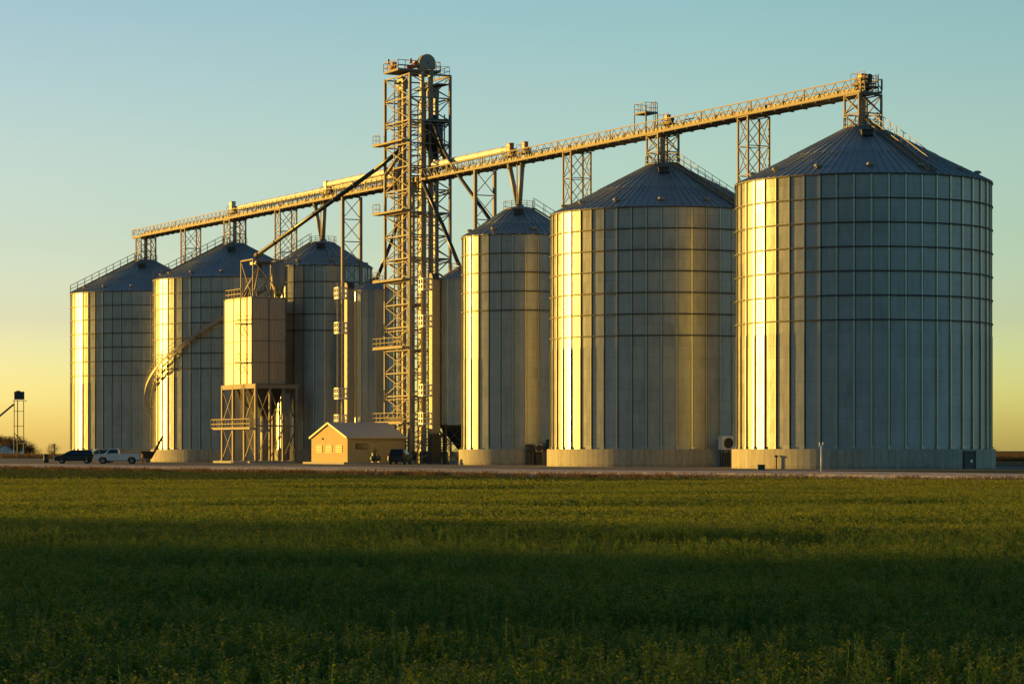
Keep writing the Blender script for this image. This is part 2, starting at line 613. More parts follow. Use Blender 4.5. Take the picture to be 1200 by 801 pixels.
# helical staircase on the second bin from the left
hs, hr = MB(), MB()
Rb = 11.42
prev = None
steps = 120
a0, a1 = -59.0, 132.0
for i in range(steps + 1):
    a = a0 + (a1 - a0) * i / steps
    # degrees from the left silhouette towards the camera side -> phi = -90 + a
    z = 0.6 + (ZE - 0.6) * i / steps
    ph = -90 + a
    inn, out = phi(ph, Rb + 0.30, z), phi(ph, Rb + 1.25, z)
    hs.bar(inn, out, 0.26, 0.05)
    if i % 4 == 0:
        hr.bar(out, out + Vector((0, 0, 1.1)), 0.05)
        hs.bar(phi(ph, Rb + 0.1, z - 0.9), out - Vector((0, 0, 0.08)), 0.06)
    if prev:
        hs.bar(prev[0], inn, 0.06, 0.24)
        hs.bar(prev[1], out, 0.06, 0.36)
        for h in (0.55, 1.1):
            hr.bar(prev[1] + Vector((0, 0, h)), out + Vector((0, 0, h)), 0.05)
    prev = (inn, out)
stair = hs.build('spiral_stair', M['duct'], bin2)
hr.build('hand_rail', M['steel'], stair)

# door and fittings of the nearest bin
m = MB(); m.box((0, 0, 0), (1.5, 0.10, 1.42)); m.box((0, -0.02, 0.75), (1.7, 0.16, 0.10))
for s_ in (-0.78, 0.78): m.box((s_, -0.02, 0), (0.10, 0.16, 1.5))
d7 = m.build('base_door', M['dark'], bin7, loc=phi(43.5, 11.86, 0.78), rot=R(43.5))
m = MB(); m.box((0, 0, 0), (0.36, 0.03, 0.24)); m.build('door_plate', M['white'], d7, loc=(0.2, -0.08, -0.08))
m = MB(); m.tube((0, 0, 0), (0, 0, 1.15), 0.07); m.tube((-0.14, 0, 1.12), (0.14, 0, 1.12), 0.09)
m.build('base_valve_pipe', M['dark'], bin7, loc=phi(-46, 12.05, 0))


def fan_unit(owner_c, az, rbin, z, label, s=1.0, mat='white'):
    a = R(az)
    p = owner_c + phi(az, rbin + 1.55 * s)
    f = thing('aeration_fan', label, 'fan', (p.x, p.y, 0), a, 'aeration fans at the feet of the bins')
    m = MB(); m.box((0, 0, z), (1.35 * s, 1.0 * s, 1.5 * s)); bevel(m.build('fan_housing', M[mat], f), 0.05)
    m = MB(); m.lathe([(0.50 * s, 0), (0.56 * s, 0.12), (0.48 * s, 0.16), (0.44 * s, 0.02)], 24, cap=False)
    o = m.build('fan_inlet_ring', M['dark'], f, True, loc=(0, -0.51 * s, z)); o.rotation_euler = (PI / 2, 0, 0)
    m = MB(); m.lathe([(0.46 * s, 0), (0.46 * s, 0.03)], 24)
    for k in range(6):
        x = PI * k / 3
        m.bar((0, 0, 0.05), (0.42 * s * math.cos(x), 0.42 * s * math.sin(x), 0.07), 0.12, 0.03)
    o = m.build('fan_impeller', M['dark'], f, loc=(0, -0.50 * s, z)); o.rotation_euler = (PI / 2, 0, 0)
    m = MB()
    for x in (-0.5, 0.5):
        for y in (-0.35, 0.35):
            m.box((x * s, y * s, (z - 0.75 * s) / 2), (0.09, 0.09, z - 0.75 * s))
    m.box((0, 0, (z - 0.75 * s) / 2 - 0.1), (0.8 * s, 0.5 * s, (z - 0.75 * s) * 0.8))
    m.build('fan_stand', M['dark'], f)
    m = MB(); m.box((0, 1.0 * s, z - 0.1), (0.8 * s, 1.1 * s, 0.9 * s)); m.build('outlet_duct', M['duct'], f)
    return f


fan_unit(rc(36.6), 24.0, 12.1, 2.35, 'white fan box on a dark stand in the gap left of the nearest bin', 0.9)
fan_unit(rc(68.5), 27, 6.6, 2.2, 'grey green fan box at the left edge of the second widest bin', 0.85, 'green')
fan_unit(rc(68.5), 9, 6.4, 1.9, 'small dark fan at the front foot of the narrow bin right of the tower', 0.55, 'dark')
fan_unit(rc(68.5), 16.5, 6.4, 1.9, 'small tan fan right of the dark fan at the foot of the narrow bin', 0.6, 'tpaint')
m = MB(); m.box((0, 0, 0.2), (0.6, 0.4, 0.4)); m.box((0, 0, 0.43), (0.66, 0.46, 0.06))
o = bevel(m.build('utility_box', M['green'], None, loc=at(892, 14.2)), 0.03); tag(o, 'small green utility box on the gravel before the nearest bin', 'box')


# ------------------------------------------------------------------ row frame things
def rthing(name, label, cat, t, off=0, z=0, group=None):
    return thing(name, label, cat, rc(t, off, z), ROW, group)


# support towers under the bridge
BZ0, BZ1 = 33.75, 34.45   # underside of the bridge at t=0 and t=200


def bz(t):
    return BZ0 + (BZ1 - BZ0) * t / 200


def lattice(parent, a, b, z0, z1, bays, w=0.16, bw=0.07, mat='steel', cross=True, foot=True):
    hx, hy = a / 2, b / 2
    cs = [(-hx, -hy), (hx, -hy), (hx, hy), (-hx, hy)]
    for x, y in cs:
        m = MB(); m.box((x, y, (z0 + z1) / 2), (w, w, z1 - z0))
        if foot: m.box((x, y, z0 + 0.1), (w * 3, w * 3, 0.2))
        m.build('leg', M[mat], parent)
    for k in range(4):
        m = MB()
        (x0, y0), (x1, y1) = cs[k], cs[(k + 1) % 4]
        h = (z1 - z0) / bays
        for i in range(bays):
            za, zb = z0 + i * h, z0 + (i + 1) * h
            m.bar((x0, y0, zb - 0.06), (x1, y1, zb - 0.06), bw * 1.15)
            m.bar((x0, y0, za), (x1, y1, zb - 0.1), bw)
            if cross: m.bar((x1, y1, za), (x0, y0, zb - 0.1), bw * 0.98)
        m.build('bracing', M[mat], parent)


for t, lab in ((19.3, 'slim lattice support tower between the two widest bins in front'),
               (54.9, 'slim lattice support tower between the second widest bin and the narrow one'),
               (137.3, 'slim lattice support tower seen above the dryer, between two bins'),
               (174.0, 'slim lattice support tower between the two leftmost bins')):
    s = rthing('support_tower', lab, 'tower', t, 0, 0, 'lattice towers carrying the conveyor bridge')
    lattice(s, 1.8, 2.4, 0, bz(t) - 0.03, 12, 0.17, 0.07)

for t, lab in ((77.1, 'two post trestle carrying the bridge right of the elevator tower'),
               (115.2, 'two post trestle carrying the bridge left of the elevator tower')):
    s = rthing('support_trestle', lab, 'trestle', t, 0, 0, 'two post trestles beside the elevator tower')
    for y in (-1.25, 1.25):
        m = MB(); m.box((0, y, bz(t) / 2 - 0.02), (0.36, 0.36, bz(t) - 0.04)); m.box((0, y, 0.1), (0.8, 0.8, 0.2)); m.build('leg', M['steel'], s)
    m = MB(); nb = 12; h = bz(t) / nb
    for i in range(nb):
        m.bar((0, -1.25, i * h), (0, 1.25, (i + 1) * h - 0.12), 0.08)
        m.bar((0.01, 1.25, i * h), (0.01, -1.25, (i + 1) * h - 0.12), 0.08)
        m.bar((0, -1.25, (i + 1) * h - 0.1), (0, 1.25, (i + 1) * h - 0.1), 0.11)
    m.build('bracing', M['steel'], s)

# frames on the peaks of the wide bins
for t, lab in ((0.9, 'square steel frame with spout on the peak of the nearest bin'),
               (36.6, 'square steel frame with spout on the peak of the second widest bin'),
               (156.2, 'square steel frame with spout on the peak of the bin with the staircase'),
               (193.7, 'square steel frame with spout on the peak of the far left bin')):
    s = rthing('peak_frame', lab, 'frame', t, 0, 0, 'steel frames on the bin peaks')
    lattice(s, 2.3, 2.4, 30.35, bz(t) - 0.03, 2, 0.17, 0.09, foot=False)
    m = MB(); m.tube((0, 0, 30.9), (0, 0, bz(t) + 0.2), 0.27, 14); m.tube((0, 0, 31.2), (0, 0, 31.3), 0.38, 14); m.build('spout', M['duct'], s, True)

# forked spouts on the narrow bins
for t, lab in ((68.5, 'forked spout dropping from the bridge to the narrow bin right of the tower'),
               (124.6, 'forked spout dropping from the bridge to the narrow bin behind the dryer')):
    s = rthing('forked_spout', lab, 'spout', t, 0, 28.3, 'forked spouts over the narrow bins')
    top = bz(t) - 28.3 + 0.1
    for x, y in ((-1.35, -0.6), (1.2, -0.2)):
        m = MB(); m.tube((x * 0.12, y * 0.12, 0.95), (x, y, top), 0.27, 12)
        m.tube((x * 0.9, y * 0.9, top - 0.65), (x * 0.93, y * 0.93, top - 0.5), 0.34, 12)
        m.build('spout_arm', M['duct'], s, True)
    m = MB(); m.lathe([(0.55, 0.35), (0.55, 0.9), (0.30, 1.15), (0.0, 1.15)], 14); m.build('spout_collar', M['duct'], s, True)
    m = MB(); m.bar((0, -0.25, 0.35), (0, -0.3, top), 0.1); m.build('brace', M['steel'], s)

# ------------------------------------------------------------------ conveyor bridge
T0, T1 = -0.4, 196.8
W = 2.3
br = thing('conveyor_bridge', 'long steel walkway bridge running along the peaks of all the bins', 'conveyor bridge', rc(0, 0, 0), ROW)


def bp(t, y, dz):
    return Vector((-t, y, bz(t) + dz))


for y, nm in ((-W / 2, 'side_truss'), (W / 2, 'side_truss')):
    for (ta, tb) in ((T0, 48.0), (48.0, 92.2), (99.2, 150.0), (150.0, T1)):
        m = MB()
        m.bar(bp(ta, y, 0.14), bp(tb, y, 0.14), 0.09, 0.24)
        m.bar(bp(ta, y, 1.30), bp(tb, y, 1.30), 0.08, 0.10)
        t = ta
        k = 0
        while t < tb - 0.1:
            t2 = min(t + 0.82, tb)
            z0, z1 = (0.3, 1.27) if k % 2 == 0 else (1.27, 0.3)
            m.bar(bp(t, y, z0), bp(t2, y, z1), 0.055)
            t, k = t2, k + 1
        t = ta
        while t < tb:
            m.bar(bp(t, y, 0.3), bp(t, y, 1.3), 0.16, 0.10)
            t += 9.2
        m.build(nm, M['steel'], br)
m = MB(); m.bar(bp(T0, 0, 0.03), bp(92.2, 0, 0.03), W - 0.08, 0.06); m.bar(bp(99.2, 0, 0.03), bp(T1, 0, 0.03), W - 0.08, 0.06)
m.bar(bp(92.3, 0, 0.03), bp(99.1, 0, 0.03), W - 0.3, 0.06)
m.build('deck', M['deck'], br)
m = MB(); t = T0 + 0.5
while t < T1:
    m.bar(bp(t, -W / 2 + 0.06, -0.06), bp(t, W / 2 - 0.06, -0.06), 0.08, 0.12); t += 2.3
m.build('cross_beams', M['deck'], br)
m = MB()
for (ta, tb) in ((T0 + 1, 92.0), (92.0, T1 - 1)):
    m.bar(bp(ta, 0.1, 0.5), bp(tb, 0.1, 0.5), 0.55, 0.5)
t = T0 + 2
while t < T1 - 1:
    m.box(bp(t, 0.1, 0.5), (0.08, 0.72, 0.72)); t += 3.05
m.build('conveyor_trough', M['trough'], br)

# end rails
m = MB()
rail(m, [bp(T0, -W / 2, 0), bp(T0, W / 2, 0)], 1.3, 0.05, 1.1)
m.build('end_rail', M['steel'], br)
m = MB()
rail(m, [bp(T1, -W / 2, 0), bp(T1, W / 2, 0)], 1.3, 0.05, 1.1)
m.build('end_rail', M['steel'], br)

# hooded upper conveyors lying on the bridge
for ta, tb, z, lab in ((102.0, 154.5, 1.55, 'white hooded conveyor on the bridge above the left bins'),
                       (100.5, 121.5, 2.10, 'short white hooded conveyor stacked nearest the tower on its left'),
                       (71.0, 91.0, 1.85, 'white hooded conveyor on the bridge between the tower and the narrow bin')):
    s = rthing('hooded_conveyor', lab, 'conveyor', (ta + tb) / 2, 0, 0, 'white hooded conveyors on the bridge')
    tm = (ta + tb) / 2
    yo = -0.35 if z > 2 else 0.1
    P = lambda t, y, dz: Vector((-(t - tm), y, bz(t) + dz))
    m = MB(); m.tube(P(ta, yo, z), P(tb, yo, z), 0.40, 14); t = ta + 1.5
    while t < tb:
        m.tube(P(t, yo, z), P(t + 0.09, yo, z), 0.43, 14); t += 3.0
    m.build('hood', M['hood'], s)
    m = MB(); t = ta + 1
    while t < tb:
        for y in (-0.3, 0.3):
            m.bar(P(t, yo + y, 0.06), P(t, yo + y, z - 0.2), 0.07)
        t += 3.0
    m.build('stand', M['steel'], s)

for t, sc, lab, og in ((0.7, 1.15, 'orange drive unit at the right end of the bridge', 1),
                       (35.2, 0.9, 'orange drive unit on the bridge over the second widest bin', 1),
                       (66.6, 1.0, 'orange drive unit nearest the peak of the narrow bin right of the tower', 1),
                       (70.2, 1.15, 'drive unit at the end of the white hood right of the tower', 1),
                       (122.6, 1.3, 'tan drive unit at the end of the upper white hood left of the tower', 0),
                       (156.4, 1.3, 'tan drive unit at the left end of the long white hood', 0)):
    s = rthing('drive_unit', lab, 'motor', t, -0.25, bz(t) + 0.9, 'drive units on the conveyor bridge')
    h = 1.0 if t < 60 else 1.25
    if t < 2: h = 0.75
    m = MB(); m.box((0, 0, h * sc / 2 + 0.0), (0.62 * sc, 0.5 * sc, h * sc)); m.box((0, 0, h * sc + 0.03), (0.7 * sc, 0.56 * sc, 0.08))
    bevel(m.build('belt_guard', M['orange' if og else 'tpaint'], s), 0.03)
    m = MB(); m.tube((0.3 * sc, 0, 0.45 * sc), (1.05 * sc, 0, 0.45 * sc), 0.22 * sc, 14); m.tube((1.0 * sc, 0, 0.45 * sc), (1.12 * sc, 0, 0.45 * sc), 0.25 * sc, 14)
    m.box((0.6 * sc, 0, 0.15 * sc), (0.8 * sc, 0.4 * sc, 0.25 * sc))
    m.build('motor', M['dark'], s)
    m = MB(); m.box((0.3, 0, -0.05), (2.0, 1.2, 0.07))
    for x in (-0.5, 1.1):
        for y in (-0.45, 0.45): m.box((x, y, -0.5), (0.07, 0.07, 0.85))
    m.build('mount', M['steel'], s)
    m = MB(); rail(m, [(-0.8, 0.3, -0.9 + 0.9), (-0.8, -0.65, 0), (1.3, -0.65, 0)], 1.0, 0.035, 1.0); m.build('guard_rail', M['steel'], s)

# raised service platforms
for t, lab, n in ((39.5, 'railed service platform raised over the bridge at the second widest bin', 3), (0.55, 'small railed service stand at the right tip of the bridge', 2)):
    s = rthing('service_platform', lab, 'platform', t, 0.2 if n == 2 else -0.3, bz(t), 'service platforms on the bridge')
    zf = 2.4 if n == 3 else 0.55
    m = MB(); m.box((0, 0, zf), (2.4 if n == 3 else 1.6, 1.5, 0.08)); m.build('floor', M['deck'], s)
    hx = 1.15 if n == 3 else 0.75
    for x in (-hx, hx):
        for y in (-0.7, 0.7):
            m = MB(); m.box((x, y, (zf - 0.04) / 2), (0.09, 0.09, zf - 0.04)); m.build('leg', M['steel'], s)
    m = MB(); rail(m, [(-hx, -0.7, zf), (hx, -0.7, zf), (hx, 0.7, zf), (-hx, 0.7, zf), (-hx, -0.7, zf)], 1.05, 0.05, 0.8); m.build('guard_rail', M['steel'], s)
    m = MB()
    for x in (-0.3, 0.1): m.bar((x + 0.6, 0.75, 0.1), (x + 0.6, 0.75, zf + 1.3), 0.05)
    z = 0.3
    while z < zf + 1.2:
        m.bar((0.3, 0.75, z), (0.7, 0.75, z), 0.035); z += 0.3
    m.build('ladder', M['steel'], s)

# ------------------------------------------------------------------ elevator tower
TA, TB, TZ = 7.2, 5.35, 47.0
tw = rthing('elevator_tower', 'tall open lattice tower rising above the bridge in the middle of the row', 'elevator tower', 95.7, 0.13)
hx, hy = TA / 2, TB / 2
cs = [(-hx, -hy), (hx, -hy), (hx, hy), (-hx, hy)]
for x, y in cs:
    m = MB(); m.box((x, y, TZ / 2), (0.30, 0.30, TZ)); m.box((x, y, 0.2), (0.9, 0.9, 0.4)); m.build('leg', M['steel'], tw)
bays = 17
h = TZ / bays
for k in range(4):
    (x0, y0), (x1, y1) = cs[k], cs[(k + 1) % 4]
    a, b_ = Vector((x0, y0, 0)), Vector((x1, y1, 0))
    m = MB()
    for i in range(1, bays + 1):
        m.bar(a + Vector((0, 0, i * h - 0.1)), b_ + Vector((0, 0, i * h - 0.1)), 0.13, 0.16)
        if i % 3 == 0:
            m.bar(a + Vector((0, 0, i * h - 0.5)), b_ + Vector((0, 0, i * h - 0.5)), 0.10)
    m.build('girts', M['steel'], tw)
    m = MB()
    for i in range(bays):
        z0, z1 = i * h, (i + 1) * h - 0.2
        mid = (a + b_) / 2
        if k in (0, 3, 2):
            m.bar(a + Vector((0, 0, z0)), mid + Vector((0, 0, (z0 + z1) / 2)), 0.10)
            m.bar(mid + Vector((0, 0, (z0 + z1) / 2)), a + Vector((0, 0, z1)), 0.10)
            m.bar(b_ + Vector((0, 0, z0)), mid + Vector((0, 0, (z0 + z1) / 2)), 0.10)
            m.bar(mid + Vector((0, 0, (z0 + z1) / 2)), b_ + Vector((0, 0, z1)), 0.10)
        else:
            m.bar(a + Vector((0, 0, z0)), b_ + Vector((0, 0, z1)), 0.10)
            m.bar(b_ + Vector((0, 0, z0)), a + Vector((0, 0, z1)), 0.098)
    m.build('bracing', M['steel'], tw)

# inner stair/ladder shaft near the front corner: a column of small braces
m = MB()
for (x, y) in ((2.2, -2.3), (2.2, -1.0), (3.35, -1.0)):
    m.box((x, y, 22), (0.12, 0.12, 44))
z = 0.4
while z < 43.5:
    m.bar((2.2, -2.3, z), (2.2, -1.0, z + 1.2), 0.07)
    m.bar((2.2, -1.0, z + 1.2), (3.35, -1.0, z + 2.4), 0.07)
    m.bar((2.2, -2.3, z), (3.4, -2.3, z + 1.3), 0.07)
    m.box((2.8, -1.7, z), (1.2, 1.3, 0.05))
    z += 2.45
m.build('stair_shaft', M['steel'], tw)

# outside landings on the left face (local -y side)
for z, rl in ((38.9, 0), (30.5, 0), (22.2, 0), (14.0, 1), (4.9, 1)):
    m = MB(); m.box((-0.55, -hy - 0.62, z), (TA + 1.4, 1.05, 0.22))
    p = m.build('landing', M['steel'], tw)
    m = MB(); a_ = (-hx - 1.2, -hy - 0.15, z + 0.1); b2 = (-hx - 1.2, -hy - 1.1, z + 0.1)
    if rl: rail(m, [a_, b2, (hx - 0.3, -hy - 1.1, z + 0.1)], 1.15, 0.07, 1.1)
    else: rail(m, [a_, b2, (-hx + 0.6, -hy - 1.1, z + 0.1)], 1.15, 0.05, 0.9)
    m.build('landing_rail', M['steel'], p)

# caged ladder inside the left bay
m = MB(); lx_, ly_ = -hx + 1.6, -hy + 0.75
for yy in (-0.22, 0.22): m.bar((lx_, ly_ + yy, 5.0), (lx_, ly_ + yy, 47.0), 0.06)
z = 5.2
while z < 46.8: m.bar((lx_, ly_ - 0.22, z), (lx_, ly_ + 0.22, z), 0.04); z += 0.4
z = 7.0
while z < 46.8:
    for (a_, b2) in (((0, -0.35), (-0.55, -0.35)), ((-0.55, -0.35), (-0.75, 0)), ((-0.75, 0), (-0.55, 0.35)), ((-0.55, 0.35), (0, 0.35))):
        m.bar((lx_ + a_[0], ly_ + a_[1], z), (lx_ + b2[0], ly_ + b2[1], z), 0.04)
    z += 1.5
m.build('caged_ladder', M['steel'], tw)
# cable trays and drop pipes on the inner faces
m = MB()
for (x, y, w_) in ((0.9, -hy + 0.35, 0.22), (-1.6, -hy + 0.3, 0.16), (hx - 0.35, 1.2, 0.22), (hx - 0.3, 0.2, 0.14), (-0.4, 0.6, 0.25)):
    m.box((x, y, 23), (w_, 0.12, 45))
m.build('cable_tray', M['steel'], tw)

# bucket elevators standing inside the tower
def leg_ducts(x, y, w, d, ztop, label, axis='x', sc=1.0, boot=1.4):
    e = rthing('bucket_elevator', label, 'bucket elevator', 95.7, 0.13, 0, 'bucket elevators inside the lattice tower')
    P = (lambda a, b: (x + a, y + b)) if axis == 'x' else (lambda a, b: (x + b, y + a))
    D = (lambda a, b: (a, b)) if axis == 'x' else (lambda a, b: (b, a))
    for s_ in (-1, 1):
        m = MB(); m.box((*P(s_ * 0.62 * sc, 0), ztop / 2 + 0.6), (*D(w, d), ztop - 1.2))
        z = 2.0
        while z < ztop:
            m.box((*P(s_ * 0.62 * sc, 0), z), (*D(w + 0.10, d + 0.10), 0.06)); z += 3.0
        m.build('leg_casing', M['duct'], e)
    m = MB(); m.box((x, y, 0.8), (*D(1.9 * sc, d + 0.2), boot)); m.build('boot', M['dark'], e)
    n = 16
    r = 1.12 * sc
    hm = MB()
    pts = [(r * math.cos(PI * i / n), ztop + r * math.sin(PI * i / n)) for i in range(n + 1)] + [(-r, ztop - 0.7), (r, ztop - 0.7)]
    hm.prism(pts, -d / 2 - 0.12, d / 2 + 0.12)
    if axis != 'x': hm.v = [(b, a, z) for a, b, z in hm.v]
    hm.v = [(a + x, b + y, z) for a, b, z in hm.v]
    if axis != 'x': hm.f = [q[::-1] for q in hm.f]
    hm.build('head', M['duct'], e)
    hm = MB(); hm.tube((*P(0, -d / 2 - 0.9), ztop), (*P(0, d / 2 + 0.16), ztop), 0.12, 10); hm.tube((*P(0, -d / 2 - 0.33), ztop), (*P(0, -d / 2 - 0.15), ztop), 0.4 * sc, 16); hm.build('drive_shaft', M['dark'], e)
    return e


leg_ducts(-0.6, -1.75, 0.42, 0.46, 46.2, 'bucket elevator leg nearest the lit left face of the tower', 'x', 0.8)
leg_ducts(2.3, 0.1, 0.42, 0.55, 48.45, 'bucket elevator with the tallest round head at the tower top', 'y', 0.95)
leg_ducts(0.4, 1.9, 0.40, 0.45, 45.4, 'bucket elevator leg nearest the shaded right face of the tower', 'y', 0.6)
leg_ducts(-2.4, 1.0, 0.36, 0.42, 34.0, 'bucket elevator leg ending at the bridge inside the tower', 'y', 0.8)

# cross frames inside the tower at every third bay
for i in range(3, 17, 2):
    m = MB(); z = i * h - 0.12
    for xx in (-1.2, 1.4): m.bar((xx, -hy, z), (xx, hy, z), 0.11, 0.14)
    for yy in (-0.9, 1.0): m.bar((-hx, yy, z + 0.13), (hx, yy, z + 0.13), 0.10)
    m.bar((-hx, -hy, z), (hx, hy, z), 0.07)
    m.build('cross_frame', M['steel'], tw)

# head platform
m = MB(); m.box((0.3, -0.9, 47.45), (4.2, 5.6, 0.16)); hp = m.build('head_platform', M['deck'], tw)
m = MB(); rail(m, [(-1.8, -3.7, 47.5), (2.4, -3.7, 47.5), (2.4, 1.9, 47.5), (-1.8, 1.9, 47.5), (-1.8, -3.7, 47.5)], 1.15, 0.07, 1.0)
m.build('platform_rail', M['steel'], hp)
m = MB(); rail(m, [(-3.6, 2.6, 46.9), (3.6, 2.6, 46.9), (3.6, -1, 46.9)], 1.1, 0.05, 1.4); m.build('platform_rail', M['steel'], tw)
m = MB(); m.box((0, 1.9, 45.9), (7.0, 1.5, 0.12)); m.build('landing', M['deck'], tw)
m = MB(); m.box((1.2, 1.4, 41.6), (4.6, 2.5, 0.14)); m.build('landing', M['deck'], tw)
for (x, y, lab) in ((-0.6, -3.1, 'orange head drive at the left edge of the tower top'), (1.3, -1.0, 'orange head drive before the tall elevator head')):
    s = rthing('head_drive', lab, 'motor', 95.7, 0.13, 47.55, 'orange head drives on top of the tower')
    m = MB(); m.box((x, y, 0.6), (0.5, 1.9 if y > -2 else 0.9, 0.5), Matrix.Rotation(0.22, 3, 'X')); m.box((x, y + 0.2, 0.9), (0.55, 0.6, 0.6)); bevel(m.build('belt_guard', M['orange'], s), 0.05)
    m = MB(); m.tube((x + 0.3, y - 0.3, 0.5), (x + 1.1, y - 0.3, 0.5), 0.26, 12); m.tube((x, y - 0.5, 0.9), (x, y - 0.5, 1.5), 0.14, 10); m.build('motor', M['orange'], s)

# surge hopper hanging in the upper tower
s = rthing('surge_hopper', 'dark round hopper hung in the upper right of the tower', 'hopper', 95.7, 0.13, 0)
m = MB(); m.lathe([(0.28, 36.9), (1.2, 38.8), (1.2, 41.3), (1.0, 41.5), (0.3, 42.3)], 20, (2.0, 1.2, 0)); m.build('hopper', M['spout'], s, True)
m = MB()
for x, y in ((1.0, 0.2), (3.0, 0.2), (3.0, 2.2), (1.0, 2.2)): m.box((x, y, 39.6), (0.12, 0.12, 5.4))
m.build('hanger', M['steel'], s)


def spout(name, label, pts, r, mat='spout', group='dark transfer spouts leaving the tower', flange=4.0):
    base = Vector(pts[0])
    s = thing(name, label, 'spout', base, 0, group)
    for p, q in zip(pts[:-1], pts[1:]):
        p, q = Vector(p) - base, Vector(q) - base
        m = MB(); m.tube(p, q, r, 12)
        d = (q - p)
        n = int(d.length / flange)
        for i in range(1, n):
            c = p + d * (i / n); e = d.normalized() * 0.05
            m.tube(c - e, c + e, r * 1.2, 12)
        m.build('pipe', M[mat], s, True)
    m = MB(); q = Vector(pts[-1]) - base; d = (q - (Vector(pts[-2]) - base)).normalized()
    m.tube(q - d * 0.5, q, r * 1.35, 12); m.build('end_collar', M['steel'], s)
    return s


def pxz(px, y, s):
    return Vector(((px - 600) / s, F / s, EYE + (527.5 - y) / s))


spout('transfer_spout', 'long dark spout sloping from the tower down to the dryer top', [pxz(474, 172, 9.62), pxz(440, 199, 9.55), pxz(300, 300, 9.12)], 0.27)
spout('transfer_spout', 'dark spout running right from the tower hopper to the narrow bin roof', [pxz(509, 146, 9.75), pxz(520, 176, 9.85), pxz(537, 205, 10.0), pxz(579, 264, 10.25)], 0.22)
spout('transfer_spout', 'thick short dark spout from the tower hopper onto the bridge', [pxz(506, 148, 9.7), pxz(515, 172, 9.72), pxz(524, 193, 9.8)], 0.36)
spout('transfer_spout', 'dark spout from mid tower down to the small bin right of it', [pxz(495, 212, 9.8), pxz(518, 262, 9.9), pxz(541, 318, 9.96)], 0.24)
spout('transfer_spout', 'dark spout from mid tower down to the small bin left of it', [pxz(476, 225, 9.6), pxz(460, 280, 9.4), pxz(440, 331, 9.3)], 0.22)
for a, b_, lab in (((470, 180), (452, 205), 'small tan spout fanning left under the upper landing'), ((472, 182), (462, 215), 'small tan spout dropping steeply beside the tower corner')):
    spout('branch_spout', lab, [pxz(a[0], a[1], 9.65), pxz(b_[0], b_[1], 9.6)], 0.2, 'duct', 'small spouts inside the tower')

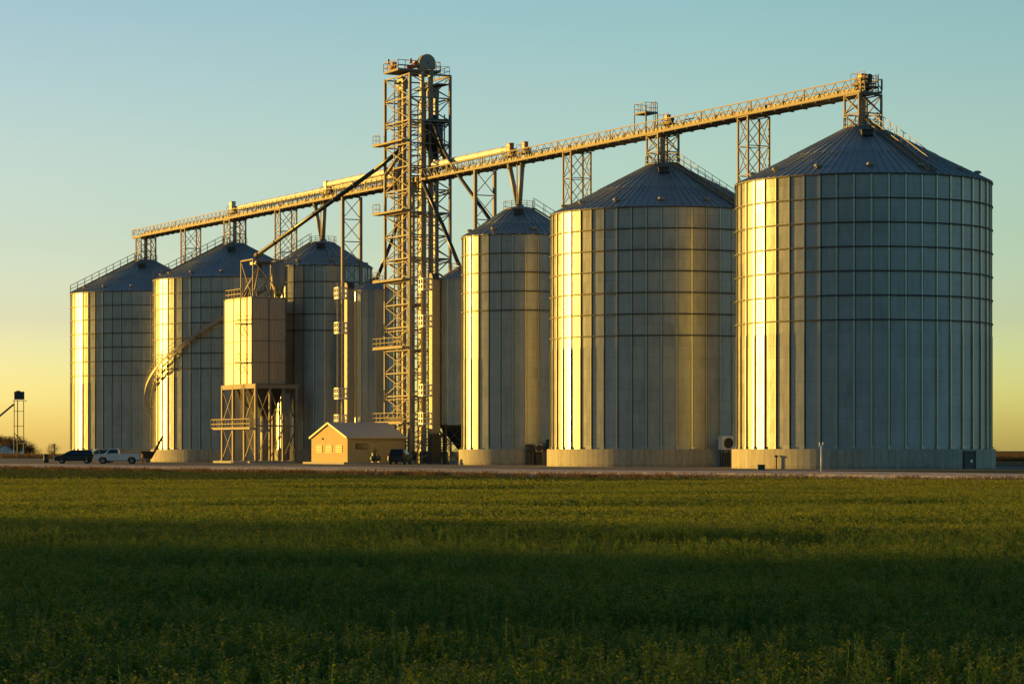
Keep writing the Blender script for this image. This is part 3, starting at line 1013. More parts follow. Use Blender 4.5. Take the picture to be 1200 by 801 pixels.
# ------------------------------------------------------------------ small hopper bins beside the tower
def wet_bin(t, label, legs_label, side_label):
    b = rthing('hopper_bin', label, 'grain bin', t, 0, 0, 'small hopper bins beside the tower')
    r = 2.75
    m = MB(); m.lathe([(r, 4.6), (r, 21.6)], 18, cap=False); m.build('wall', M['wall'], b)
    sm = MB(); sm.box((r + 0.05, 0, 13.1), (0.09, 0.12, 17.0)); sme = sm.mesh('stiffener', M['stiff'])
    for i in range(18): put('stiffener', sme, b, rot=2 * PI * i / 18)
    m = MB(); m.lathe([(r + 0.12, 21.55), (r + 0.12, 21.65), (0.5, 23.1), (0.5, 23.35), (0, 23.4)], 36)
    for i in range(18):
        a = 2 * PI * i / 18; u = Vector((math.cos(a), math.sin(a), 0))
        m.bar(u * (r + 0.1) + Vector((0, 0, 21.7)), u * 0.5 + Vector((0, 0, 23.15)), 0.06, 0.08)
    m.build('roof', M['roof'], b)
    m = MB(); m.lathe([(0.3, 1.6), (r, 4.6)], 24, cap=False); m.build('hopper', M['dark'], b)
    for i in range(8):
        a = 2 * PI * (i + 0.5) / 8; u = Vector((math.cos(a) * r, math.sin(a) * r, 0))
        m = MB(); m.bar(u, u + Vector((0, 0, 4.7)), 0.2); m.build('leg', M['dark'], b)
    m = MB()
    for i in range(8):
        a, c = 2 * PI * (i + 0.5) / 8, 2 * PI * (i + 1.5) / 8
        u, w_ = Vector((math.cos(a) * r, math.sin(a) * r, 0)), Vector((math.cos(c) * r, math.sin(c) * r, 0))
        for z0 in (0.2, 2.4):
            m.bar(u + Vector((0, 0, z0)), w_ + Vector((0, 0, z0 + 2.1)), 0.07)
            m.bar(w_ + Vector((0, 0, z0)), u + Vector((0, 0, z0 + 2.1)), 0.068)
        m.bar(u + Vector((0, 0, 2.35)), w_ + Vector((0, 0, 2.35)), 0.09)
        m.bar(u + Vector((0, 0, 4.55)), w_ + Vector((0, 0, 4.55)), 0.12, 0.3)
    m.build('bracing', M['dark'], b)
    m = MB(); pts = [Vector((1.2 * math.cos(2 * PI * i / 8), 1.2 * math.sin(2 * PI * i / 8), 22.7)) for i in range(9)]; rail(m, pts, 0.9, 0.04, 2); m.build('peak_rail', M['steel'], b)
    # square unloading leg standing left of the bin, with caged ladder and landings
    e = rthing('unloading_leg', side_label, 'conveyor leg', t + 0.3, -r - 0.62, 0, 'bright square ducts beside the small bins')
    if t > 100:
        p_ = at(409.5, F / 333.0); e.location = p_
    m = MB(); m.box((0, 0, 12.6), (0.95, 0.95, 17.9))
    for k in range(19): m.box((0, 0, 3.9 + k * 0.98), (1.03, 1.03, 0.06))
    m.build('duct', M['duct'], e)
    m = MB(); m.box((0, 0, 1.8), (1.2, 1.2, 3.4)); m.build('boot', M['dark'], e)
    m = MB(); m.prism([(-0.48, 0), (0.48, 0), (0.48, 0.3), (0.1, 0.8), (-0.48, 0.8)], -0.45, 0.45); m.build('head', M['dark'], e, loc=(0, 0, 21.56))
    m = MB()
    for x in (-0.2, 0.2): m.bar((x, -0.95, 2.0), (x, -0.95, 22.6), 0.05)
    z = 2.2
    while z < 22.5: m.bar((-0.2, -0.95, z), (0.2, -0.95, z), 0.04); z += 0.32
    z = 3.0
    while z < 22.5:
        for (p, q) in (((-0.36, -0.95), (-0.36, -1.4)), ((-0.36, -1.4), (0, -1.68)), ((0, -1.68), (0.36, -1.4)), ((0.36, -1.4), (0.36, -0.95))):
            m.bar((*p, z), (*q, z), 0.04)
        z += 1.1
    for x, y in ((-0.36, -1.4), (0, -1.68), (0.36, -1.4)): m.bar((x, y, 3.0), (x, y, 22.4), 0.035)
    m.build('caged_ladder', M['steel'], e)
    for z in (20.4, 16.1, 8.0, 4.7):
        m = MB(); m.box((0, -1.15, z), (1.25, 1.25, 0.1))
        rail(m, [(-0.6, -0.6, z), (-0.6, -1.75, z), (0.6, -1.75, z), (0.6, -0.6, z)], 1.3, 0.11, 0.6)
        m.build('landing', M['white'], e)


wet_bin(108.3, 'small hopper bin left of the elevator tower, rising behind the office roof', '', 'bright square duct with caged ladder left of the small bin behind the office')
wet_bin(83.3, 'small hopper bin on dark legs between the tower and the narrow bin', '', 'bright square duct with caged ladder just right of the tower')

# ------------------------------------------------------------------ dryer tower
dt, doff = 122.1, -10.0
slab = MB(); slab.box((0, -0.75, -0.1), (12.8, 6.2, 0.76))
tag(slab.build('dryer_slab', M['slab'], None, loc=rc(dt, doff), rot=ROW), 'low concrete slab under the legs of the dryer tower', 'slab')
DZ = 0.28
dr = rthing('grain_dryer', 'tall tan dryer tower on open steel legs before the left bins', 'grain dryer', dt, doff, DZ)
dr.scale = (1.0, 0.93, 1.026)
# local: near corner at x=+6, y=-3
bx0, bx1, by0, by1 = -5.0, 4.6, -3.0, 2.0
m = MB(); m.box(((bx0 + bx1) / 2, (by0 + by1) / 2, 14.85), (bx1 - bx0, by1 - by0, 10.9)); m.build('body', M['dryer'], dr)
m = MB()
for i in range(0, 5):
    z = 9.5 + i * 2.66 + 0.05
    m.box(((bx0 + bx1) / 2, (by0 + by1) / 2, z), (bx1 - bx0 + 0.10, by1 - by0 + 0.10, 0.09))
for (x, y) in ((bx0, by0), (bx1, by0), (bx1, by1), (bx0, by1), (bx1, (by0 + by1) / 2), (bx0 + 3.2, by0), (bx0 + 5.6, by0), (bx0 + 8, by0)):
    m.box((x, y, 14.86), (0.14, 0.14, 11.0))
m.build('panel_frames', M['deck'], dr)
# legs
lx = (-5.7, -1.85, 2.05, 5.9)
for x in lx:
    for y in (-3.0, 2.9):
        m = MB(); m.box((x, y, 4.7), (0.36, 0.32, 9.4)); m.box((x, y, 0.03), (0.7, 0.7, 0.06)); m.build('leg', M['steel'], dr)
for y in (-0.95, 1.0):
    m = MB(); m.box((5.9, y, 4.7), (0.3, 0.26, 9.4)); m.build('leg', M['steel'], dr)
m = MB()
for y in (-3.0, 2.9):
    m.bar((-5.9, y, 9.25), (6.1, y, 9.25), 0.28, 0.55)
m.bar((5.9, -3.0, 9.22), (5.9, 3.3, 9.22), 0.28, 0.5); m.bar((-5.7, -3.0, 9.22), (-5.7, 2.9, 9.22), 0.28, 0.5)
m.bar((5.9, -3, 4.35), (5.9, 2.9, 4.35), 0.16, 0.2)
m.build('ring_beam', M['steel'], dr)
m = MB()
for (a, c) in ((0, 1), (2, 3)):
    for y in (-3.0, 2.9):
        m.bar((lx[a], y, 0.2), (lx[c], y, 4.2), 0.13); m.bar((lx[a], y, 4.7), (lx[c], y, 8.9), 0.13)
        m.bar((lx[c], y, 0.2), (lx[a], y, 4.2), 0.07); m.bar((lx[c], y, 4.7), (lx[a], y, 8.9), 0.07)
for ya, yb in ((-3.0, -0.95), (-0.95, 1.0), (1.0, 2.9)):
    m.bar((5.9, ya, 4.5), (5.9, yb, 8.9), 0.09); m.bar((5.9, yb, 4.5), (5.9, ya, 8.9), 0.088)
    m.bar((5.9, ya, 0.2), (5.9, yb, 4.2), 0.09)
m.build('bracing', M['steel'], dr)
m = MB()
v = [(bx0 + 0.2, by0 + 0.2, 9.4), (bx1 - 0.2, by0 + 0.2, 9.4), (bx1 - 0.2, by1 - 0.2, 9.4), (bx0 + 0.2, by1 - 0.2, 9.4),
     (1.4, -1, 5.6), (3.4, -1, 5.6), (3.4, 0.6, 5.6), (1.4, 0.6, 5.6)]
m.add(v, [(0, 1, 5, 4), (1, 2, 6, 5), (2, 3, 7, 6), (3, 0, 4, 7), (4, 5, 6, 7), (3, 2, 1, 0)])
m.build('hopper', M['spout'], dr)
m = MB(); m.tube((2.4, -0.2, 0.1), (2.4, -0.2, 5.7), 0.55, 16); m.build('discharge_pipe', M['duct'], dr, True)
m = MB(); m.tube((4.6, 1.9, 0.1), (4.6, 1.9, 8.4), 0.6, 16); m.build('discharge_pipe', M['duct'], dr, True)
m = MB(); m.box((0.3, -3.65, 4.0), (12.9, 1.25, 0.16))
wk = m.build('catwalk', M['steel'], dr)
m = MB(); rail(m, [(-6.9, -3.1, 4.05), (-6.9, -4.2, 4.05), (6.6, -4.2, 4.05)], 1.15, 0.09, 1.05); m.build('catwalk_rail', M['steel'], wk)
# top works
m = MB(); rail(m, [(bx0, by0 + 0.2, 20.3), (0.2, by0 + 0.2, 20.3)], 1.2, 0.09, 1.1); rail(m, [(bx0, by0 + 0.2, 20.3), (bx0, by1 - 0.2, 20.3)], 1.2, 0.09, 1.1); m.build('roof_rail', M['steel'], dr)
m = MB()
tx = (0.2, 4.3); ty = (by0 + 0.3, by1 - 0.3)
for x in tx:
    for y in ty: m.box((x, y, 22.65), (0.17, 0.17, 4.7))
for z in (24.95,):
    m.bar((tx[0], ty[0], z), (tx[1], ty[0], z), 0.16); m.bar((tx[1], ty[0], z), (tx[1], ty[1], z), 0.16)
    m.bar((tx[1], ty[1], z), (tx[0], ty[1], z), 0.16); m.bar((tx[0], ty[1], z), (tx[0], ty[0], z), 0.16)
m.bar((tx[0], ty[0], 24.8), (tx[1] - 0.6, ty[0], 20.5), 0.1); m.bar((tx[1], ty[0], 24.8), (tx[1], ty[1], 20.5), 0.1); m.bar((tx[1], ty[1], 24.8), (tx[1], ty[0], 20.5), 0.1)
m.build('top_frame', M['steel'], dr)
m = MB(); m.box((2.2, -0.8, 24.6), (2.4, 2.2, 0.35)); m.build('distributor', M['spout'], dr)
m = MB()
for q in ((-1.5, -2.0), (0.6, -2.4), (3.4, -2.2), (3.8, 0.2), (1.8, 1.2)):
    m.tube((2.2, -0.8, 24.4), (q[0], q[1], 20.4), 0.16, 10)
m.build('fill_spouts', M['duct'], dr, True)
m = MB(); m.lathe([(0.35, 20.4), (0.95, 21.9), (0.95, 24.7), (0.2, 25.0)], 20, (3.5, 1.35, 0)); m.build('cyclone', M['duct'], dr, True)
# side access ladder on lit face
m = MB()
for x in (-0.6, 0.0): m.bar((x + 2.3, by0 - 0.35, 4.2), (x + 2.3, by0 - 0.35, 21.3), 0.06)
z = 4.4
while z < 21: m.bar((1.7, by0 - 0.35, z), (2.3, by0 - 0.35, z), 0.04); z += 0.34
for z in (12.2, 17.0):
    m.box((2.3, by0 - 0.6, z), (2.2, 1.0, 0.1)); rail(m, [(1.2, by0 - 0.2, z), (1.2, by0 - 1.05, z), (3.4, by0 - 1.05, z)], 1.1, 0.05, 1.0)
    m.bar((1.4, by0 - 1.0, z), (1.4, by0, z - 1.4), 0.06); m.bar((3.2, by0 - 1.0, z), (3.2, by0, z - 1.4), 0.06)
m.build('access_ladder', M['steel'], dr)

# ------------------------------------------------------------------ office
ox, OZ = (88.1, -12.5), 0.26
ot, oo = 88.1 + 5.4, -12.5 + 3.7
m = MB(); m.box((0, 0, -0.1), (12.4, 9.0, 0.72)); tag(m.build('office_slab', M['slab'], None, loc=rc(ot, oo), rot=ROW), 'low concrete slab under the small cream office', 'slab')
of = rthing('office_building', 'small cream metal office with low gable roof at the foot of the tower', 'building', ot, oo, OZ)
hw, hd, ez, rz_ = 5.4, 3.7, 2.85, 4.55
m = MB(); m.prism([(-hw, 0), (hw, 0), (hw, ez), (0, rz_), (-hw, ez)], -hd, hd); m.build('wall', M['siding'], of)
m = MB(); e = 0.22; sl = (rz_ - ez) / hw
for sg in (-1, 1):
    x0, z0 = sg * (hw + e), ez - e * sl
    pts = [(x0, z0 + 0.02), (0, rz_ + 0.02), (0, rz_ + 0.16), (x0, z0 + 0.15)]
    if sg < 0: pts = pts[::-1]
    m.prism(pts, -hd - 0.2, hd + 0.2)
rf = m.build('roof', M['shingle'], of)
m = MB()
for sg in (-1, 1):
    m.bar((sg * (hw + e), -hd - 0.22, ez - e * sl + 0.06), (0, -hd - 0.22, rz_ + 0.07), 0.05, 0.2)
m.bar((hw + e + 0.02, -hd - 0.2, ez - 0.03), (hw + e + 0.02, hd + 0.2, ez - 0.03), 0.05, 0.18)
m.build('roof_trim', M['trim'], rf)
for x in (-2.9, 0.0, 3.0):
    m = MB(); m.box((x, -hd - 0.03, 1.55), (1.75, 0.08, 0.85)); w_ = m.build('window', M['trim'], of)
    m = MB()
    for k in range(4): m.box((x, -hd - 0.085, 1.25 + k * 0.2), (1.5, 0.03, 0.12), Matrix.Rotation(0.4, 3, 'X'))
    m.build('louvre', M['siding'], w_)
m = MB(); m.box((hw + 0.03, -1.9, 1.85), (0.08, 1.5, 0.62)); w_ = m.build('window', M['dark'], of)
m = MB(); m.box((hw + 0.075, -1.9, 1.85), (0.02, 1.35, 0.48)); m.build('pane', M['glass'], w_)
m = MB(); m.box((hw + 0.04, -0.35, 1.03), (0.09, 0.98, 2.06)); d_ = bevel(m.build('door', M['trim'], of), 0.01)
m = MB(); m.box((hw + 0.10, -0.25, 1.5), (0.03, 0.5, 0.75)); m.build('door_window', M['glass'], d_)
m = MB(); m.box((hw + 0.13, -0.68, 1.0), (0.06, 0.06, 0.14)); m.build('handle', M['chrome'], d_)
m = MB(); m.tube((-1.9, -hd - 0.16, 2.75), (-1.9, -hd, 2.75), 0.11); m.build('gable_lamp', M['dark'], of)
m = MB(); m.box((hw + 0.03, 0.35, 1.4), (0.05, 0.09, 2.7)); m.build('downpipe', M['trim'], of)

# compressor beside the office wall
p = at(440, 10.3, 0)
c_ = thing('air_compressor', 'small green tank unit against the shaded office wall', 'compressor', (p.x, p.y, 0.26), ROW)
m = MB(); m.tube((0, -0.55, 0.45), (0, 0.55, 0.45), 0.3, 16); m.build('tank', M['green'], c_, True)
m = MB(); m.box((0, -0.2, 0.9), (0.4, 0.4, 0.35)); m.tube((0, 0.3, 0.72), (0, 0.3, 1.0), 0.12); m.build('pump', M['green'], c_)
for y in (-0.4, 0.4):
    m = MB(); m.box((0, y, 0.1), (0.45, 0.07, 0.2)); m.build('foot', M['dark'], c_)


# ------------------------------------------------------------------ vehicles (local: nose towards -x)
def wheel(parent, x, y, r, w=0.24):
    sg = 1 if y > 0 else -1
    m = MB(); pr = [(r * 0.62, -w / 2), (r * 0.93, -w / 2), (r, -w / 2 + 0.04), (r, w / 2 - 0.04), (r * 0.93, w / 2), (r * 0.62, w / 2)]
    m.lathe(pr, 24, cap=False)
    o = m.build('wheel', M['rubber'], parent, True, loc=(x, y, r)); o.rotation_euler = (PI / 2, 0, 0)
    m = MB(); m.lathe([(r * 0.62, -w * 0.35), (r * 0.62, w * 0.3), (r * 0.5, w * 0.18), (r * 0.18, w * 0.22), (0.0, w * 0.3)], 20)
    m.lathe([(0.0, -w * 0.3), (r * 0.18, -w * 0.22), (r * 0.5, -w * 0.18), (r * 0.62, -w * 0.3)], 20)
    m.build('rim', M['chrome'], o, True)


def loft(sections):
    """sections: list of (z, x0, x1, halfwidth) stacked upward -> closed body"""
    m = MB()
    v = []
    for z, x0, x1, hw_ in sections:
        v += [(x0, -hw_, z), (x1, -hw_, z), (x1, hw_, z), (x0, hw_, z)]
    f = [(3, 2, 1, 0)]
    for k in range(len(sections) - 1):
        for i in range(4):
            j = (i + 1) % 4
            f.append((k * 4 + i, k * 4 + j, (k + 1) * 4 + j, (k + 1) * 4 + i))
    n = (len(sections) - 1) * 4
    f.append((n, n + 1, n + 2, n + 3))
    return m.add(v, f)


def arch_body(outline, arches, hw_, zb):
    """side outline (x,z) with semicircular wheel arches cut from the lower edge"""
    pts = list(outline)
    lower = []
    for cx, r in sorted(arches, reverse=True):
        for i in range(9):
            a = PI * i / 8
            lower.append((cx + r * math.cos(a), zb + r * 0.0 + max(0.0, r * math.sin(a)) * 1.0))
    return pts, lower


def pickup(loc, rz, label):
    c = thing('pickup_truck', label, 'pickup truck', loc, rz, None)
    hw_ = 0.98
    # side outline clockwise from front bottom
    up = [(-2.72, 0.45), (-2.75, 0.95), (-2.62, 1.12), (-1.55, 1.20), (-1.50, 1.22), (0.25, 1.24), (0.27, 1.26), (2.66, 1.24), (2.70, 0.55)]
    low = []
    for cx in (1.72, -1.72):
        for i in range(9):
            a = PI * i / 8
            low.append((cx + 0.50 * math.cos(a), 0.42 + 0.50 * math.sin(a)))
    pts = up + low
    m = MB(); m.prism(pts[::-1], -hw_, hw_); b = bevel(m.build('body', M['wpaint'], c), 0.05, 3)
    m = MB(); m.box((1.47, 0, 1.22), (2.2, 1.66, 0.08)); m.build('bed_opening', M['dark'], b)
    v = [(-1.60, -0.92, 1.2), (0.22, -0.92, 1.2), (0.22, 0.92, 1.2), (-1.60, 0.92, 1.2), (-0.85, -0.74, 1.86), (0.10, -0.74, 1.88), (0.10, 0.74, 1.88), (-0.85, 0.74, 1.86)]
    F6 = [(3, 2, 1, 0), (4, 5, 6, 7), (0, 1, 5, 4), (1, 2, 6, 5), (2, 3, 7, 6), (3, 0, 4, 7)]
    m = MB().add(v, F6); bevel(m.build('cab', M['wpaint'], c), 0.06, 3)
    for sg in (-1, 1):
        m = MB()
        q = [(-1.22, sg * 0.905, 1.28), (0.08, sg * 0.905, 1.28), (0.04, sg * 0.785, 1.74), (-0.82, sg * 0.785, 1.74)]
        m.add(q + [(x, y - sg * 0.03, z) for x, y, z in q], [(0, 1, 2, 3), (7, 6, 5, 4), (0, 1, 5, 4), (1, 2, 6, 5), (2, 3, 7, 6), (3, 0, 4, 7)])
        m.build('side_window', M['glass'], c)
        m = MB(); m.box((-1.05, sg * 1.06, 1.3), (0.14, 0.2, 0.22)); bevel(m.build('mirror', M['dark'], c), 0.03)
        m = MB(); m.box((-2.66, sg * 0.78, 0.93), (0.24, 0.36, 0.26)); bevel(m.build('headlight', M['lamp'], c), 0.03)
        m = MB(); m.box((2.68, sg * 0.86, 0.98), (0.08, 0.18, 0.42)); m.build('taillight', M['tail'], c)
        m = MB(); m.box((-0.45, sg * 0.985, 0.86), (1.30, 0.02, 0.02)); m.box((0.0, sg * 0.995, 1.1), (0.2, 0.03, 0.04)); m.build('door_trim', M['dark'], c)
    m = MB()
    q = [(-1.50, -0.84, 1.28), (-1.50, 0.84, 1.28), (-0.93, 0.70, 1.80), (-0.93, -0.70, 1.80)]
    m.add(q + [(x - 0.03, y, z + 0.02) for x, y, z in q], [(0, 1, 2, 3), (7, 6, 5, 4), (0, 1, 5, 4), (1, 2, 6, 5), (2, 3, 7, 6), (3, 0, 4, 7)])
    m.build('windscreen', M['glass'], c)
    m = MB(); m.box((-2.76, 0, 0.58), (0.2, 1.9, 0.24)); bevel(m.build('front_bumper', M['chrome'], c), 0.05)
    m = MB(); m.box((2.78, 0, 0.58), (0.2, 1.8, 0.2)); bevel(m.build('rear_bumper', M['chrome'], c), 0.04)
    m = MB(); m.box((-2.755, 0, 0.93), (0.06, 1.1, 0.28)); m.build('grille', M['dark'], c)
    m = MB(); m.box((0, 0, 0.5), (4.9, 1.3, 0.24)); m.build('chassis', M['dark'], c)
    for x in (-1.72, 1.72):
        for y in (-0.84, 0.84): wheel(c, x, y, 0.40, 0.27)
    return c


def minivan(loc, rz, label, paint='bpaint', name='minivan', cat='minivan', L_=4.9, H_=1.72):
    c = thing(name, label, cat, loc, rz, None)
    k = L_ / 4.9
    hz = H_ / 1.72
    up = [(-2.40, 0.36), (-2.45, 0.72), (-2.28, 0.88), (-1.35, 1.06), (2.30, 1.08), (2.42, 0.95), (2.45, 0.42)]
    low = []
    for cx in (1.50, -1.52):
        for i in range(9):
            a = PI * i / 8
            low.append((cx + 0.40 * math.cos(a), 0.36 + 0.38 * math.sin(a)))
    m = MB(); m.prism([(x * k, z * hz) for x, z in (up + low)][::-1], -0.95, 0.95); bevel(m.build('body', M[paint], c), 0.06, 3)
    v = [(-1.50, -0.88, 1.04), (2.36, -0.88, 1.04), (2.36, 0.88, 1.04), (-1.50, 0.88, 1.04), (-0.30, -0.70, 1.68), (2.05, -0.70, 1.70), (2.05, 0.70, 1.70), (-0.30, 0.70, 1.68)]
    F6 = [(3, 2, 1, 0), (4, 5, 6, 7), (0, 1, 5, 4), (1, 2, 6, 5), (2, 3, 7, 6), (3, 0, 4, 7)]
    m = MB().add([(x * k, y, z * hz) for x, y, z in v], F6); bevel(m.build('cabin', M[paint], c), 0.07, 3)
    for sg in (-1, 1):
        for (xa, xb, ya, yb) in ((-1.0, -0.25, -0.35, -0.2), (-0.12, 0.95, -0.1, 0.9), (1.05, 2.1, 1.0, 1.9)):
            q = [(xa * k, sg * 0.868, 1.12 * hz), (xb * k, sg * 0.868, 1.12 * hz), (yb * k, sg * 0.745, 1.58 * hz), (ya * k, sg * 0.745, 1.58 * hz)]
            m = MB().add(q + [(x, y - sg * 0.04, z) for x, y, z in q], [(0, 1, 2, 3), (7, 6, 5, 4), (0, 1, 5, 4), (1, 2, 6, 5), (2, 3, 7, 6), (3, 0, 4, 7)])
            m.build('side_window', M['glass'], c)
        m = MB(); m.box((-2.30 * k, sg * 0.74, 0.74 * hz), (0.28, 0.34, 0.17)); bevel(m.build('headlight', M['lamp'], c), 0.04)
        m = MB(); m.box((2.41 * k, sg * 0.82, 0.98 * hz), (0.1, 0.16, 0.38)); m.build('taillight', M['tail'], c)
        m = MB(); m.box((-0.95 * k, sg * 1.0, 1.12 * hz), (0.13, 0.18, 0.15)); bevel(m.build('mirror', M[paint], c), 0.03)
        m = MB(); m.box((0.4 * k, sg * 0.955, 0.55 * hz), (2.1 * k, 0.02, 0.05)); m.build('door_trim', M['dark'], c)
    q = [(-1.42, -0.80, 1.10), (-1.42, 0.80, 1.10), (-0.40, 0.68, 1.63), (-0.40, -0.68, 1.63)]
    q = [(x * k, y, z * hz) for x, y, z in q]
    m = MB().add(q + [(x - 0.03, y, z + 0.03) for x, y, z in q], [(0, 1, 2, 3), (7, 6, 5, 4), (0, 1, 5, 4), (1, 2, 6, 5), (2, 3, 7, 6), (3, 0, 4, 7)])
    m.build('windscreen', M['glass'], c)
    m = MB(); m.box((0, 0, 0.42), (4.2 * k, 1.4, 0.2)); m.build('chassis', M['dark'], c)
    for x in (-1.52, 1.50):
        for y in (-0.82, 0.82): wheel(c, x * k, y, 0.33, 0.22)
    return c


pickup(at(138, 9.75), R(4), 'white single cab pickup truck facing left before the far left bin')
minivan(at(87.5, 9.5), R(5), 'dark blue minivan parked left of the white pickup')
minivan(at(116, 9.0), R(20), 'pale tan car half hidden behind the minivan and the pickup', 'tpaint', 'parked_car', 'car', 4.5, 1.85)
minivan(at(469, 10.15), R(-100), 'black sport utility vehicle parked end on at the right end of the office', 'kpaint', 'parked_car', 'car', 4.7, 1.80)

# small things on the yard
p = at(167, 9.0)
c_ = thing('traffic_bollard', 'orange marker post behind the tail of the pickup', 'bollard', p)
m = MB(); m.lathe([(0.10, 0), (0.10, 1.1), (0.06, 1.18), (0, 1.2)], 12); m.build('post', M['coneo'], c_, True)
m = MB(); m.lathe([(0.25, 0), (0.25, 0.05), (0.11, 0.08)], 12); m.build('foot', M['rubber'], c_)
p = at(54, 8.9)
c_ = thing('steel_drum', 'dark steel drum standing alone left of the minivan', 'drum', p)
m = MB(); m.lathe([(0.36, 0), (0.36, 0.38), (0.385, 0.40), (0.36, 0.42), (0.36, 0.72), (0.385, 0.74), (0.36, 0.76), (0.36, 1.08), (0.33, 1.1), (0, 1.08)], 20); m.build('drum_body', M['dark'], c_, True)
m = MB(); m.lathe([(0.39, 1.06), (0.39, 1.12), (0.33, 1.12)], 20, cap=False); m.build('rim', M['dark'], c_)
p = at(63.5, 6.0)
c_ = thing('utility_pole', 'short wooden utility pole at the far left bush', 'pole', p)
m = MB(); m.tube((0, 0, -0.3), (0, 0, 3.0), 0.16, 10, 0.12); m.build('post', M['wood'], c_)
m = MB(); m.box((0, 0, 2.75), (0.9, 0.1, 0.12)); m.build('crossarm', M['wood'], c_)
p = at(962.5, 19.2)
c_ = thing('marker_post', 'thin white marker post at the roadside before the nearest bin', 'post', p)
m = MB(); m.tube((0, 0, -0.2), (0, 0, 2.0), 0.045, 10); m.build('post', M['white'], c_, True)
m = MB(); m.tube((-0.10, 0, 1.9), (-0.10, 0, 2.12), 0.03, 8); m.tube((0.10, 0, 1.9), (0.10, 0, 2.12), 0.03, 8); m.bar((-0.12, 0, 1.9), (0.12, 0, 1.9), 0.05); m.build('cap', M['white'], c_)
# heap of spare parts between the two left bins
p = at(172, 8.6)
c_ = thing('auger_hopper', 'dark unloading hopper on wheels between the two left bins', 'hopper', p, R(10))
m = MB(); m.add([(-0.9, -0.7, 1.5), (0.9, -0.7, 1.5), (0.9, 0.7, 1.5), (-0.9, 0.7, 1.5), (-0.4, -0.3, 0.5), (0.4, -0.3, 0.5), (0.4, 0.3, 0.5), (-0.4, 0.3, 0.5)], [(0, 1, 5, 4), (1, 2, 6, 5), (2, 3, 7, 6), (3, 0, 4, 7), (4, 5, 6, 7), (3, 2, 1, 0)]); m.build('hopper', M['dark'], c_)
m = MB(); m.tube((0.5, 0, 0.5), (2.2, 0, 3.6), 0.16, 12); m.build('auger_tube', M['dark'], c_)
for y in (-0.75, 0.75): wheel(c_, 0.1, y, 0.34, 0.18)

# distant elevator on the left
p = at(22.5, 3.9); g = gz(p.x, p.y)
c_ = thing('distant_elevator', 'thin distant grain leg on posts against the yellow sky at far left', 'elevator', (p.x, p.y, g - 0.3), R(12))
for x in (-1.5, -0.5, 1.3):
    m = MB(); m.tube((x, 0, 0), (x, 0, 17.6), 0.13 if x != -0.5 else 0.16, 8); m.build('post', M['dark'], c_)
m = MB(); m.box((0, 0, 19.2), (3.0, 1.8, 2.4)); m.box((0.2, 0, 17.7), (4.2, 2.4, 0.15)); m.box((-0.3, 0, 20.5), (1.2, 0.9, 0.35)); m.build('head_house', M['dark'], c_)
m = MB()
for z in (5.5, 10.0, 14.5): m.bar((-1.5, 0, z), (1.3, 0, z), 0.15)
m.bar((-1.5, 0, 8.0), (2.8, 0, 3.6), 0.22)
m.build('bracing', M['dark'], c_)
m = MB(); m.tube((-1.6, 0, 16.6), (-14.0, 0, 6.0), 0.28, 8); m.build('spout', M['dark'], c_)

for px, s_, w_, h_, lab in ((3, 3.4, 9, 4.2, 'low white shed among the distant trees at the left edge'), (11, 3.5, 7, 4.6, 'small pale gabled shed below the distant grain leg')):
    p = at(px, s_); g = gz(p.x, p.y)
    c_ = thing('distant_shed', lab, 'shed', (p.x, p.y, g - 0.2), R(-15), 'far sheds at the left edge')
    m = MB(); m.prism([(-w_ / 2, 0), (w_ / 2, 0), (w_ / 2, h_ * 0.6), (0, h_), (-w_ / 2, h_ * 0.6)], -4, 4); m.build('wall', M['white'], c_)
    m = MB()
    for sg in (-1, 1):
        pts = [(sg * (w_ / 2 + 0.3), h_ * 0.6 - 0.05), (0, h_ + 0.03), (0, h_ + 0.2), (sg * (w_ / 2 + 0.3), h_ * 0.6 + 0.1)]
        m.prism(pts if sg > 0 else pts[::-1], -4.3, 4.3)
    m.build('roof', M['duct'], c_)


# ------------------------------------------------------------------ trees
def tree(px, s_, H, Wd, label, seed, xy=None, dens=1.0, group='distant trees at the left edge'):
    rnd = random.Random(seed)
    p = at(px, s_) if xy is None else Vector((xy[0], xy[1], 0))
    g = gz(p.x, p.y)
    c_ = thing('broadleaf_tree' if H > 3.5 else 'shrub', label, 'tree' if H > 3.5 else 'shrub', (p.x, p.y, g), rnd.uniform(0, 6), group)
    m = MB(); m.tube((0, 0, -0.4), (0, 0, H * 0.45), H * 0.03, 8, H * 0.02)
    tips = []
    for i in range(11):
        a = rnd.uniform(0, 2 * PI); z0 = H * rnd.uniform(0.12, 0.42); r = Wd / 2 * rnd.uniform(0.45, 0.95)
        q = Vector((r * math.cos(a), r * math.sin(a), H * rnd.uniform(0.35, 0.95)))
        m.tube((0, 0, z0), q * 0.97, H * 0.013, 5, H * 0.004); tips.append(q)
    tips.append(Vector((0, 0, H * 0.85)))
    m.build('trunk', M['bark'], c_)
    n = int(2200 * dens)
    v, f = [], []
    for i in range(n):
        tq = rnd.choice(tips)
        q = tq + Vector((rnd.gauss(0, 1), rnd.gauss(0, 1), rnd.gauss(0, 0.7))) * (Wd * 0.13)
        if q.z < H * 0.08 or q.z > H * 1.05: continue
        a = Vector((rnd.gauss(0, 1), rnd.gauss(0, 1), rnd.gauss(0, 1))).normalized()
        b = a.orthogonal().normalized(); sz = H * rnd.uniform(0.012, 0.028) * (1.6 if xy else 1.0)
        o = len(v); v += [q - a * sz, q + b * sz * 0.6, q + a * sz, q - b * sz * 0.6]; f.append((o, o + 1, o + 2, o + 3))
    MB().add(v, f).build('crown', M['leaf'], c_)
    return c_


